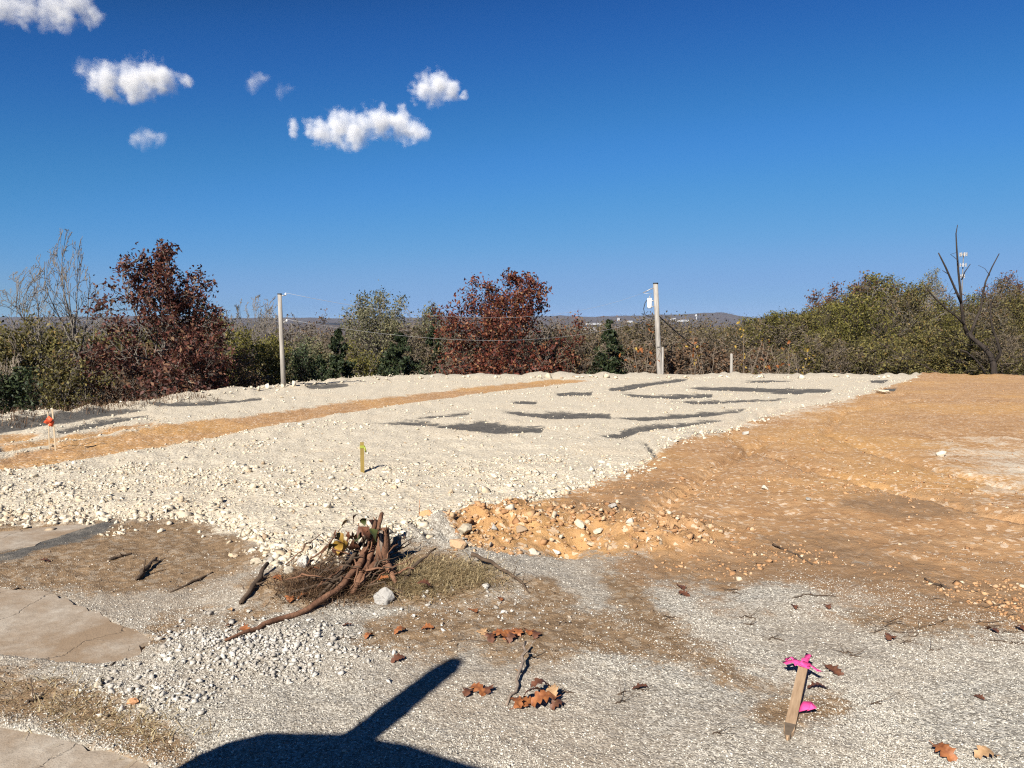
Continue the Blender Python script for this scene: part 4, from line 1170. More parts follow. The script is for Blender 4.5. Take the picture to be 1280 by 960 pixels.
# stones and clods in the orange soil
x, y, rng = candidates(42000, 520, 1340, 471, 790, 3)
c = cover(x, y)
row = fbm(x * 0.5, y * 0.9, 41, 4)
bermy = ridge(x, y, BERM, 1.0, 0.45)
dens = 0.05 + 0.75 * sstep(.52, .66, row) + 0.9 * bermy
keep = (c['orange'] > .4) & (c['lime'] < .55) & (rng.random(len(x)) < dens * np.where(y > 12, .6, 1))
x, y = x[keep], y[keep]; c = {k: v[keep] for k, v in c.items()}; bermy = bermy[keep]
size = np.maximum(rng.gamma(1.4, 0.0055, len(x)) + 0.003, y * 0.00045) * (1 + 0.8 * bermy)
pick = rng.random(len(x)) < 0.30
stuff("stained_gravel", x[pick], y[pick], size[pick], 0.2, M['stained'], "cream and tan stones scattered in the orange soil", np.random.default_rng(5), 'chip', {k: v[pick] for k, v in c.items()})
stuff("soil_clods", x[~pick], y[~pick], size[~pick], 0.3, M['clod'], "crumbled orange soil clods on the bare subsoil", np.random.default_rng(6), 'chip', {k: v[~pick] for k, v in c.items()})

# grit on the brown soil and in the track
x, y, rng = candidates(26000, -60, 1340, 500, 960, 8)
c = cover(x, y)
keep = ((c['brown'] > .45) | (c['track'] > .5) | (c['fabric'] > .5) | (c['slab'] > .4) & (rng.random(len(x)) < .3)) & (rng.random(len(x)) < .5)
x, y = x[keep], y[keep]; c = {k: v[keep] for k, v in c.items()}
size = np.maximum(rng.gamma(1.3, 0.003, len(x)) + 0.002, y * 0.0005); size = np.minimum(size, .022)
stuff("soil_grit", x, y, size, 0.25, M['grit'], "mixed brown grit and pebbles on the bare soil patches", rng, 'chip', c)

# rocks one can pick out
ROCKS = {}
def rock(px, py, w_px, mat, label, group=None, seed=None, sub=2, sink=0.28, tall=1.0):
    p = at(px, py)
    d = math.sqrt(p.x ** 2 + p.y ** 2 + (CAM_H - p.z) ** 2)
    r = w_px * 0.5 * d / F_PX
    key = (sub, seed % 7 if sub == 1 else seed, mat)
    if key not in ROCKS:
        V, Fc = rock_shape({1: 9, 2: 13, 3: 16}[sub], 300 + key[1] * 13 + sub, .07 if sub > 1 else 0.0)
        ROCKS[key] = mesh_np("rock", V, Fc, M[mat])
    rdl = random.Random(int(px * 31 + py))
    o = link("rock", ROCKS[key], None, (p.x, p.y, p.z + r * (0.6 - sink) * tall))
    o.scale = (r, r, r * tall); o.rotation_euler = (rdl.uniform(-.3, .3), rdl.uniform(-.3, .3), rdl.uniform(0, 6.28))
    return tag(o, label, "rock", group)
rock(532, 650, 30, 'orange_rock', "rounded orange boulder at the limestone edge right of the splintered stump", None, 1, 3, .3)
rock(563, 645, 15, 'dark_rock', "dark flat rock right of the rounded orange boulder", None, 2, 2, .3)
rock(480, 752, 26, 'grey_rock', "angular white rock in front of the brush pile", None, 3, 3, .22, 1.1)
rock(580, 667, 26, 'lime', "large cream rock at the left end of the orange berm", None, 4, 3, .2, 1.1)
rock(573, 684, 24, 'stained', "tan rock with a white side at the berm's lower left end", None, 5, 3)
rock(581, 677, 13, 'white', "small white rock resting between the two big berm rocks", None, 6, 2)
rock(618, 661, 15, 'white', "bright white rock on the orange berm's left shoulder", None, 7, 2)
rock(613, 683, 13, 'white', "white rock low in the left part of the orange berm", None, 8, 2)
rock(652, 665, 15, 'lime', "cream rock in the middle of the orange berm", None, 9, 2)
rock(694, 632, 13, 'stained', "tan rock perched at the top of the orange berm", None, 10, 2)
rock(725, 660, 20, 'lime', "long cream rock in the berm's right half", None, 11, 3)
rock(737, 684, 17, 'stained', "squarish tan rock at the berm's lower right edge", None, 12, 2)
rock(748, 664, 15, 'lime', "pale rock right of the long cream berm rock", None, 13, 2)
rock(766, 640, 16, 'white', "white rock at the berm's upper right end", None, 14, 2)
rock(797, 664, 15, 'stained', "tan rock at the right tip of the orange berm", None, 15, 2)
rock(668, 692, 15, 'lime', "pale rock at the berm's bottom edge beside a grey one", None, 16, 2)
rock(696, 692, 12, 'white', "white rock at the berm's bottom edge left of the squarish rock", None, 17, 2)
rock(380, 708, 24, 'white', "big white rock left of the stump's leafy sprig", None, 18, 3)
rock(362, 716, 18, 'lime', "cream rock beside the big white rock left of the sprig", None, 19, 2)
rock(395, 697, 14, 'lime', "pale rock behind the big white rock left of the sprig", None, 20, 2)
rock(320, 705, 16, 'lime', "leftmost cream rock of the line before the brush pile", None, 21, 2)
rock(338, 703, 13, 'white', "white rock second in the line before the brush pile", None, 22, 2)
rock(292, 697, 12, 'stained', "reddish tan rock at the left end of the rock line", None, 23, 2)
rock(123, 857, 13, 'lime', "cream stone below the beige slab in the bottom left", None, 24, 2)
rock(166, 880, 13, 'orange_rock', "orange stone beside the straw in the bottom left", None, 25, 2)
rock(181, 886, 13, 'lime', "pale stone right of the orange stone in the bottom left", None, 26, 2)
rock(607, 735, 11, 'white', "small white rock on the gravel right of the dry grass", None, 27, 2)
rock(1103, 484 + 8, 15, 'lime', "pale rock at the orange soil's upper edge near the right crest", None, 28, 2)
rock(932, 543, 9, 'white', "white stone on orange soil by the limestone's right edge", None, 29, 2)
rock(957, 611, 10, 'lime', "pale flat stone in the middle of the orange soil", None, 30, 2)
rock(1176, 570, 12, 'lime', "pale stone at the tip of the white patch on the right", None, 31, 2)
rock(1010, 625, 8, 'white', "small white stone on the orange soil right of centre", None, 32, 2)
rdr = random.Random(77)
for i in range(95):
    t = rdr.random(); px = 560 + 270 * t; top = np.interp(px, [560, 690, 830], [655, 632, 650]); py = rdr.uniform(top, np.interp(px, [560, 700, 830], [698, 696, 682]))
    rock(px, py, rdr.uniform(5, 10), rdr.choice(('lime', 'stained', 'stained', 'stained')), "cream or tan stone embedded in the orange berm", "stones of the orange berm", i, 1, .35)
rng = np.random.default_rng(15)
hx = np.concatenate([rng.normal(320, 66, 2400), rng.normal(210, 45, 600), rng.normal(560, 90, 260)]); hy = np.concatenate([rng.normal(815, 18, 2400), rng.normal(866, 17, 600), rng.normal(765, 14, 260)])
hw = np.array([on_plane(a_, b_) for a_, b_ in zip(hx, hy)])
hs = np.minimum(rng.gamma(1.1, 0.0045, len(hx)) + 0.003, .020)
stuff("white_rubble", hw[:, 0], hw[:, 1], hs, 0.1, M['white'], "small white broken stone spilled left of the long shadow", rng, 'rock')
for i in range(60):
    px = rdr.gauss(310, 52); py = rdr.gauss(813, 15)
    rock(px, py, rdr.uniform(4, 9), 'white', "white broken stone in the rubble heap left of the long shadow", "stones of the white rubble heap", i, 1, .25)
for i in range(70):
    px = rdr.uniform(230, 1160); py = np.interp(px, [0, 150, 250, 340, 430, 540, 1180], [524, 507, 495, 485, 477, 472, 472]) + rdr.uniform(-.3, 1.6)
    rock(px, py, rdr.uniform(4.5, 9), 'lime', "pale limestone chunk on the far edge of the pad", "limestone chunks along the far pad edge", i, 1, .2)
for i in range(70):
    px = rdr.uniform(-10, 520); py = rdr.gauss(np.interp(px, [0, 250, 460, 520], [640, 600, 590, 640]), 18)
    rock(px, py, rdr.uniform(4, 8), 'lime', "pale limestone chunk on the near half of the pad, left of centre", "limestone chunks on the near pad", i, 1, .25)
for i in range(30):
    px = rdr.uniform(520, 720); py = np.interp(px, [520, 720], [655, 615]) + rdr.gauss(0, 8)
    rock(px, py, rdr.uniform(6, 11), 'lime', "pale limestone chunk along the limestone's edge above the orange berm", "limestone chunks above the berm", i, 1, .25)

# ------------------------------------------------------------------ brush pile, sticks, leaves
M['root'] = simple_mat("reddish_wood", (0.075, 0.035, 0.020), (0.20, 0.105, 0.062), 14, 0.85, 0.7, 0.01, 0.2, (1, 1, 1))
M['dark_wood'] = simple_mat("dark_wood", (0.035, 0.025, 0.018), (0.11, 0.075, 0.05), 14, 0.9, 0.7, 0.01, 0.2)
M['grey_wood'] = simple_mat("weathered_wood", (0.14, 0.105, 0.08), (0.30, 0.24, 0.19), 16, 0.9, 0.7, 0.01, 0.2, (1, 1, .3))
M['dead_leaf'] = simple_mat("dead_oak_leaf", (0.13, 0.040, 0.014), (0.30, 0.115, 0.038), 30, 0.6, 0.4, 0.002, 0.4)
M['dead_leaf2'] = simple_mat("dark_dead_leaf", (0.055, 0.022, 0.012), (0.13, 0.050, 0.025), 30, 0.6, 0.4, 0.002, 0.4)
M['tan_leaf'] = simple_mat("tan_dead_leaf", (0.24, 0.14, 0.065), (0.38, 0.24, 0.13), 30, 0.65, 0.4, 0.002, 0.3)
M['green_leaf'] = simple_mat("dull_green_leaf", (0.025, 0.035, 0.010), (0.07, 0.075, 0.02), 20, 0.45, 0.2, 0.002, 0.5)
M['gold_leaf'] = simple_mat("gold_leaf", (0.20, 0.11, 0.02), (0.34, 0.21, 0.04), 20, 0.5, 0.2, 0.002, 0.4)

def stick(name, pix, radii, mat, label, cat="stick", lifts=None, group=None, sides=7, wob=0.006):
    P = [at(px, py) for px, py in pix]
    lifts = lifts or [0] * len(P)
    P = [p + Vector((0, 0, r * 0.75 + l)) for p, r, l in zip(P, radii, lifts)]
    # resample for natural kinks
    rdl = random.Random(int(pix[0][0] * 7 + pix[0][1]))
    Q, Rr = [], []
    for i in range(len(P) - 1):
        for k in range(4):
            t = k / 4
            q = P[i].lerp(P[i + 1], t) + Vector((rdl.gauss(0, wob), rdl.gauss(0, wob), rdl.gauss(0, wob * .5)))
            Q.append(q); Rr.append((radii[i] * (1 - t) + radii[i + 1] * t) * rdl.uniform(.85, 1.15))
    Q.append(P[-1]); Rr.append(radii[-1])
    o0 = Q[0].copy(); t = Tubes(); t.add([q - o0 for q in Q], Rr, sides)
    # a couple of side twigs
    for j in range(2 if len(Q) > 8 else 0):
        i = rdl.randrange(2, len(Q) - 2); e = Q[i] - o0
        d = Vector((rdl.uniform(-1, 1), rdl.uniform(-1, 1), rdl.uniform(.0, .6))).normalized() * rdl.uniform(.04, .10)
        t.add([e, e + d * .5, e + d + Vector((0, 0, .01))], [Rr[i] * .45, Rr[i] * .35, Rr[i] * .2], 5)
    o = link(name, t.mesh(name, mat), None, o0)
    return tag(o, label, cat, group)
stick("root", [(281, 803), (330, 784), (385, 766), (420, 748), (447, 729), (462, 707), (470, 690)], [.008, .014, .017, .020, .020, .018, .014], M['root'], "long curved reddish root running from the rubble heap up into the brush pile", "root", [0, .0, .01, .03, .08, .14, .2])
stick("branch", [(301, 756), (318, 736), (335, 716)], [.015, .018, .012], M['dark_wood'], "short thick dark branch left of the brush pile", "branch", [0, .01, .05])
stick("branch", [(395, 752), (425, 730), (452, 705), (474, 690)], [.010, .014, .014, .010], M['dark_wood'], "dark branch slanting up through the brush pile to the stump", "branch", [0, .05, .12, .18])
stick("branch", [(440, 745), (458, 722), (470, 700), (478, 684)], [.016, .020, .018, .014], M['root'], "reddish branch leaning steeply against the splintered stump", "branch", [0, .06, .14, .22])
stick("branch", [(365, 745), (410, 738), (455, 722)], [.008, .010, .008], M['dark_wood'], "thin dark branch lying low across the brush pile's left half", "branch", [.01, .04, .06])
stick("branch", [(588, 706), (620, 714), (648, 728), (662, 742)], [.014, .013, .009, .005], M['dark_wood'], "dark branch sticking out of the dry grass to the right", "branch", [.06, .03, .01, 0])
stick("branch", [(500, 735), (520, 716), (545, 702)], [.008, .009, .006], M['dark_wood'], "short dark branch under the dry grass clump", "branch", [0, .05, .08])
stick("stick", [(634, 882), (646, 862), (652, 838), (657, 815)], [.005, .007, .008, .006], M['grey_wood'], "crooked grey stick standing over the orange leaves below the long shadow", "stick", [0, .01, .03, .045])
stick("stick", [(172, 725), (182, 715), (196, 702)], [.015, .016, .008], M['dark_wood'], "stubby dark stick on the brown soil left of the brush pile", "stick", [0, .01, .02])
stick("stick", [(216, 741), (240, 729), (266, 716)], [.006, .008, .005], M['dark_wood'], "thin dark stick lying right of the stubby one", "stick")
stick("stick", [(0, 752), (10, 744), (24, 736)], [.008, .009, .006], M['dark_wood'], "dark stick on the beige slab's upper left corner", "stick")
stick("stick", [(135, 701), (150, 697), (165, 693)], [.010, .012, .007], M['dark_wood'], "small dark stick on the brown soil above the beige slab", "stick")
stick("stick", [(965, 682), (990, 692), (1015, 706)], [.008, .009, .005], M['dark_wood'], "dark stick at the border of orange soil and gravel", "stick")
stick("stick", [(1155, 724), (1185, 736), (1222, 740)], [.007, .008, .004], M['dark_wood'], "dark bent stick on the brown soil at the right", "stick")
stick("twig", [(992, 748), (1005, 744), (1035, 745), (1048, 747)], [.003, .004, .004, .002], M['dark_wood'], "thin twig on the gravel above the pink-flagged stake", "twig")
stick("twig", [(560, 803), (590, 801), (640, 803)], [.002, .003, .002], M['dark_wood'], "very thin straight twig above the long shadow's tip", "twig")
stick("twig", [(408, 800), (425, 799), (445, 798)], [.002, .003, .002], M['dark_wood'], "very thin twig above the rubble heap's right end", "twig")
stick("twig", [(690, 785), (700, 780), (715, 778)], [.002, .003, .002], M['dark_wood'], "fine twig right of the flattened red leaves", "twig")
stick("twig", [(140, 833), (155, 822), (168, 813)], [.003, .004, .002], M['dark_wood'], "thin twig at the lower right corner of the beige slab", "twig")
stick("twig", [(30, 882), (45, 875), (55, 870)], [.004, .005, .003], M['dark_wood'], "thin twig on the brown soil in the bottom left", "twig")
for i, (px, py) in enumerate([(770, 868), (792, 862), (890, 918), (925, 772), (930, 780), (905, 738), (913, 742), (1050, 815), (1062, 820), (700, 865), (830, 775), (960, 800), (1090, 880), (770, 880)]):
    stick("twig", [(px, py), (px + rdr.uniform(5, 9), py + rdr.uniform(-3, 3)), (px + rdr.uniform(11, 20), py + rdr.uniform(-4, 4))], [.0025, .004, .002], M['dark_wood'], "short dark twig scrap on the right-hand gravel", "twig", group="twig scraps on the gravel", sides=5, wob=.003)
for i in range(18):
    px, py = rdr.uniform(1080, 1260), rdr.gauss(785, 14)
    stick("twig", [(px, py), (px + rdr.uniform(8, 16), py + rdr.uniform(-5, 3)), (px + rdr.uniform(18, 40), py + rdr.uniform(-8, 6))], [.002, .003, .002], M['dark_wood'], "fine dark root fibre in the matted streak at the right", "twig", group="root fibres in the matted streak", sides=4, wob=.004)

for i in range(26):
    px, py = rdr.uniform(350, 500), rdr.uniform(705, 750); a = rdr.uniform(-.9, .5); L = rdr.uniform(25, 70); h0 = rdr.uniform(.0, .08)
    stick("brush_twig", [(px, py), (px + L * .5 * math.cos(a), py + L * .35 * math.sin(a)), (px + L * math.cos(a), py + L * .7 * math.sin(a))], [.003, rdr.uniform(.004, .008), .002], M['root'] if i % 2 else M['dark_wood'], "thin dark twig tangled in the brush pile", "twig", [h0, h0 + rdr.uniform(.02, .08), h0 + rdr.uniform(.0, .1)], "twigs of the brush pile", 5, .008)
# the splintered stump
def stump():
    b = at(478, 712); d = b.y; k = d / F_PX
    root = empty("tree_stump", b)
    rdl = random.Random(9)
    t = Tubes()
    t.add([(0, 0, -.05), (.0, 0, .10), (.01, .01, .22), (.015, .01, .26)], [.055, .044, .034, .018], 9)
    link("trunk", t.mesh("trunk", M['root'], False), root)
    for i in range(9):
        a = i * 0.7 + rdl.random() * .4; r = rdl.uniform(.015, .045)
        x, y = .012 + r * math.cos(a), .01 + r * math.sin(a); h = rdl.uniform(.14, .34)
        t = Tubes(); t.add([(x * .9, y * .9, .12), (x, y, .26), (x * 1.15, y * 1.15, h - .05), (x * 1.3, y * 1.3, h)], [.012, .012, .009, .002], 4)
        link("splinter", t.mesh("splinter", M['grey_wood'] if i % 3 == 0 else M['root'], False), root)
    for a, L in ((3.4, .35), (4.4, .3), (5.2, .25), (2.6, .3)):
        t = Tubes(); t.add([(0, 0, .06), (math.cos(a) * L * .5, math.sin(a) * L * .5, .05), (math.cos(a) * L, math.sin(a) * L, -.01)], [.035, .024, .010], 7)
        link("root", t.mesh("root", M['root']), root)
    tag(root, "splintered grey-brown stump sticking up from the brush pile", "stump")
stump()

def sprig():
    b = at(455, 712)
    root = empty("leafy_sprig", b)
    rdl = random.Random(4); t = Tubes(); tips = []
    for j, (dx, dz) in enumerate(((-.18, .22), (-.10, .26), (-.03, .30), (.03, .30), (-.22, .16), (.06, .24))):
        e = Vector((dx, rdl.uniform(-.06, .06), dz)); m = e * .5 + Vector((.02, 0, .03))
        t.add([(0, 0, .02), m, e], [.007, .005, .003], 5); tips += [e, m.lerp(e, .6), m.lerp(e, .3)]
    link("stem", t.mesh("stem", M['root']), root)
    lm = {}
    for key in ('green_leaf', 'gold_leaf', 'dead_leaf2'):
        lm[key] = oak_leaf("leaf", M[key], .095, 5 + len(key), .2, 1)
    for i in range(26):
        c_ = tips[i % len(tips)] + Vector((rdl.gauss(0, .03), rdl.gauss(0, .03), rdl.gauss(0, .025)))
        key = rdl.choice(('green_leaf', 'green_leaf', 'gold_leaf', 'dead_leaf2')) if c_.x < .0 else rdl.choice(('dead_leaf2', 'dead_leaf2', 'green_leaf'))
        o = link("leaf", lm[key], root, c_); o.rotation_euler = (rdl.uniform(.6, 2.3), rdl.uniform(-.6, .6), rdl.uniform(0, 6.28))
        s = rdl.uniform(.6, 1.1); o.scale = (s, s, s)
    tag(root, "sprig with dull green and golden leaves in front of the stump", "branch")
sprig()

# dry grass
def grass(name, centres, n, h, spread, label, seed, mat, flat=0.5, wid=.0025):
    rng = np.random.default_rng(seed)
    Vs = []; 
    C = np.array([(p.x, p.y, p.z) for p in centres])
    idx = rng.integers(0, len(C), n)
    P0 = C[idx] + rng.normal(0, 1, (n, 3)) * np.array([spread, spread, 0])
    P0[:, 2] = height(P0[:, 0], P0[:, 1]) - .01
    a = rng.uniform(0, 6.283, n); L = h * rng.uniform(.4, 1.25, n); bend = rng.uniform(flat * .5, flat * 1.6, n)
    dh = np.stack([np.cos(a), np.sin(a), np.zeros(n)], 1); sw = np.stack([-np.sin(a), np.cos(a), np.zeros(n)], 1) * wid
    up = np.array([0, 0, 1.0])
    rows = []
    for t in (0, .35, .7, 1.0):
        ctr = P0 + dh * (L * bend * t ** 1.6)[:, None] + up * (L * np.sqrt(np.clip(1 - (bend * .6) ** 2, .08, 1)) * t * (1 - .45 * flat * t))[:, None]
        wv = sw * (1 - .85 * t)
        rows += [ctr - wv, ctr + wv]
    V = np.stack(rows, 1).reshape(-1, 3)
    b = (np.arange(n) * 8)[:, None]
    Fq = np.concatenate([b + np.array([[0, 1, 3, 2]]), b + np.array([[2, 3, 5, 4]]), b + np.array([[4, 5, 7, 6]])], 0)
    tag(link(name, mesh_np(name, V, Fq, mat)), label, "grass", kind="stuff")
grass("dry_grass", [at(px, py) for px, py in ((510, 722), (535, 715), (560, 712), (585, 716), (600, 724), (545, 732), (520, 735), (500, 728))], 2900, .125, .085, "dry olive-brown grass clump right of the stump", 1, M['straw'], 1.1)
grass("dry_weeds", [at(px, py) for px, py in ((370, 735), (395, 728), (415, 722), (440, 720), (400, 740), (430, 738), (455, 735))], 2600, .12, .085, "tangled brown weeds and rootlets in the brush pile", 2, M['brown_leaf'], .9)
grass("straw_litter", [at(px, py) for px, py in ((70, 872), (100, 880), (140, 895), (165, 905), (190, 912), (90, 890), (30, 862), (210, 920))], 900, .07, .09, "flattened straw and rootlets on the soil in the bottom left", 3, M['straw'], 1.2)
grass("dry_grass_tuft", [at(px, py) for px, py in ((48, 516), (60, 513), (72, 511), (84, 510))], 700, .75, .35, "pale dry grass tuft behind the two orange-ribboned laths", 4, M['straw'], .4, .008)
grass("edge_weeds", [at(px, py) for px, py in ((0, 524), (30, 519), (100, 512), (130, 509), (160, 507), (200, 501), (240, 497))], 700, .2, .3, "low weeds and dry grass along the left pad edge", 5, M['brown_leaf'], .6, .008)

# fallen oak leaves
LEAF = {}
def fallen(px, py, L, key, label, group=None, tilt=.25, lift=0.0):
    s = int(px * 3 + py) % 3
    if (key, s) not in LEAF: LEAF[(key, s)] = oak_leaf("oak_leaf", M[key], 0.15, 50 + s * 7, (.10, .22, .3)[s], 4)
    rdl = random.Random(int(px * 17 + py * 5))
    p = at(px, py, .004 + lift)
    o = link("oak_leaf", LEAF[(key, s)], None, p)
    o.rotation_euler = (rdl.uniform(-tilt, tilt), rdl.uniform(-tilt, tilt), rdl.uniform(0, 6.28)); k = L / .15 * .72
    o.scale = (k, k, k)
    tag(o, label, "leaf", group)
for i, (px, py, L, key, lift) in enumerate([(655, 882, .14, 'dead_leaf', 0), (668, 878, .15, 'dead_leaf2', .02), (680, 884, .15, 'dead_leaf', .02), (692, 876, .12, 'tan_leaf', .035), (676, 872, .13, 'dead_leaf2', .04), (697, 884, .10, 'dead_leaf2', 0), (645, 884, .11, 'dead_leaf', .01)]):
    fallen(px, py, L, key, "curled brown oak leaf in the pile below the crooked grey stick", "oak leaves below the crooked stick", .5, lift)
for i, (px, py, L, key) in enumerate([(612, 800, .12, 'dead_leaf2'), (624, 797, .13, 'dead_leaf'), (636, 796, .13, 'dead_leaf'), (648, 794, .12, 'dead_leaf'), (660, 793, .12, 'dead_leaf'), (670, 796, .10, 'dead_leaf2'), (603, 792, .11, 'tan_leaf'), (640, 800, .11, 'dead_leaf2'), (630, 802, .12, 'dead_leaf2')]):
    fallen(px, py, L, key, "flattened red-brown oak leaf in the row above the crooked stick", "flattened leaves above the crooked stick", .35)
for i, (px, py, L, key) in enumerate([(585, 868, .11, 'dead_leaf2'), (597, 866, .12, 'dead_leaf'), (610, 865, .11, 'dead_leaf2')]):
    fallen(px, py, L, key, "dark red-brown leaf in the small row left of the crooked stick", "leaf row left of the crooked stick", .35)
SINGLE = [(648, 840, .07, 'tan_leaf', "pale tan leaf against the crooked grey stick"), (591, 765, .11, 'dead_leaf', "rust-brown leaf on the gravel right of the dry grass"), (534, 787, .10, 'dead_leaf', "rust leaf on brown soil, right of three in a row"),
          (500, 791, .10, 'dead_leaf', "rust leaf on brown soil, middle of three in a row"), (461, 797, .08, 'dead_leaf', "small rust leaf on brown soil, left of three in a row"), (497, 826, .10, 'dead_leaf2', "dark leaf at the gravel just above the long shadow"),
          (434, 783, .08, 'dead_leaf2', "small dark leaf below the long root"), (625, 750, .09, 'dead_leaf', "rust leaf beside the branch right of the dry grass"), (851, 735, .12, 'dead_leaf2', "dark leaf pair's upper one at the orange soil's lower edge"),
          (855, 744, .11, 'dead_leaf2', "dark leaf pair's lower one at the orange soil's lower edge"), (800, 861, .10, 'dead_leaf2', "narrow dark leaf on the gravel left of the flagged stake"), (1112, 799, .11, 'dead_leaf2', "dark leaf on the gravel up from the flagged stake"),
          (1240, 790, .11, 'dead_leaf2', "dark curled leaf near the right picture edge"), (1275, 788, .09, 'dead_leaf2', "dark leaf cut by the right picture edge"), (1042, 840, .13, 'dead_leaf2', "dark lobed leaf just right of the pink ribbon"),
          (1022, 862, .12, 'dead_leaf2', "dark leaf touching the flagged stake's right side"), (1180, 944, .14, 'dead_leaf', "bright rust leaf at the bottom right"), (1232, 947, .12, 'tan_leaf', "tan leaf in the bottom right corner"),
          (1224, 873, .07, 'dead_leaf2', "small dark leaf on the gravel near the right edge"), (1035, 760, .09, 'dead_leaf2', "small dark leaf above right of the flagged stake"), (992, 760, .08, 'dead_leaf2', "small dark leaf under the thin twig"),
          (362, 752, .12, 'dead_leaf', "orange leaf at the brush pile's left foot"), (380, 748, .12, 'dead_leaf', "orange-red leaf lying on the brush pile's left half"), (346, 725, .10, 'dead_leaf', "rust leaf beside the short thick branch"),
          (392, 724, .10, 'dead_leaf', "rust leaf on the weeds of the brush pile"), (478, 735, .11, 'dead_leaf', "rust leaf just behind the angular white rock"), (530, 742, .11, 'dead_leaf2', "dark leaf under the dry grass clump"),
          (305, 790, .12, 'dead_leaf', "red leaf at the long root's lower end"), (288, 784, .07, 'dead_leaf2', "dark leaf left of the long root's lower end"), (56, 702, .10, 'dead_leaf2', "red-brown leaf on the brown soil at the left"),
          (288, 764, .06, 'tan_leaf', "small tan leaf on gravel left of the short thick branch"), (480, 703, .10, 'dead_leaf2', "dark leaf caught at the stump's foot")]
for px, py, L, key, lab in SINGLE: fallen(px, py, L, key, lab, None, .3, .05 if 350 < px < 540 and py < 745 else 0)

# ------------------------------------------------------------------ survey stakes
M['lath'] = simple_mat("raw_lath", (0.24, 0.155, 0.09), (0.40, 0.28, 0.175), 12, 0.8, 0.4, 0.003, 0.2, (6, 6, .6))
M['lath_pale'] = simple_mat("pale_lath", (0.34, 0.265, 0.17), (0.46, 0.375, 0.26), 12, 0.8, 0.3, 0.003, 0.2, (6, 6, .6))
M['lath_mud'] = simple_mat("muddy_wood", (0.085, 0.065, 0.045), (0.15, 0.115, 0.085), 20, 0.95, 0.4, 0.003, 0.1)
M['pink'] = simple_mat("pink_ribbon", (0.52, 0.035, 0.165), (0.70, 0.085, 0.26), 25, 0.75, 0.5, 0.004, 0.15)
M['orange_rib'] = simple_mat("orange_ribbon", (0.55, 0.07, 0.025), (0.66, 0.11, 0.04), 20, 0.5, 0.2, 0.002, 0.4)
M['yellow_paint'] = simple_mat("yellow_stake", (0.18, 0.125, 0.035), (0.28, 0.20, 0.05), 12, 0.7, 0.2, 0.002, 0.3, (1, 1, .3))
M['lime_rib'] = simple_mat("lime_ribbon", (0.20, 0.23, 0.03), (0.28, 0.31, 0.05), 20, 0.5, 0.2, 0.002, 0.3)

def ribbon(name, pts, w, mat, parent, up=(0, 0, 1), seed=0):
    """strip of flagging tape following points, with some crumple and thickness"""
    rdl = random.Random(seed); V, Fc = [], []
    pts = [Vector(p) for p in pts]
    n = len(pts); th = .0012
    for i in range(n):
        t = (pts[min(i + 1, n - 1)] - pts[max(i - 1, 0)]).normalized()
        s = t.cross(Vector(up)); s = s.normalized() if s.length > .01 else Vector((1, 0, 0))
        s.rotate(Matrix.Rotation(rdl.uniform(-.5, .5), 3, t)); nn = s.cross(t)
        for a, b in ((-1, -1), (1, -1), (1, 1), (-1, 1)):
            q = pts[i] + s * (w * .5 * a) + nn * (th * b); V.append(q[:])
        if i:
            o = (i - 1) * 4
            for k in range(4): Fc.append((o + k, o + (k + 1) % 4, o + 4 + (k + 1) % 4, o + 4 + k))
    Fc.append((3, 2, 1, 0)); o = (n - 1) * 4; Fc.append((o, o + 1, o + 2, o + 3))
    return link(name, mesh_np(name, V, Fc, mat), parent)

def lath_mesh(L, w, th, point, mat, name="lath"):
    """flat wooden lath with a pointed lower end"""
    bm = bmesh.new()
    prof = [(0, 0.16), (point, 1.0), (L * .5, 1.0), (L, 0.97)]
    rings = []
    for z, k in prof:
        rings.append([bm.verts.new((sx * w * .5 * k, sy * th * .5, z)) for sx, sy in ((-1, -1), (1, -1), (1, 1), (-1, 1))])
    for a, b in zip(rings[:-1], rings[1:]):
        for k in range(4): bm.faces.new((a[k], a[(k + 1) % 4], b[(k + 1) % 4], b[k]))
    bm.faces.new(rings[0][::-1]); bm.faces.new(rings[-1])
    bmesh.ops.bevel(bm, geom=[e for e in bm.edges], offset=th * .12, segments=1)
    return mesh_bm(name, bm, mat)

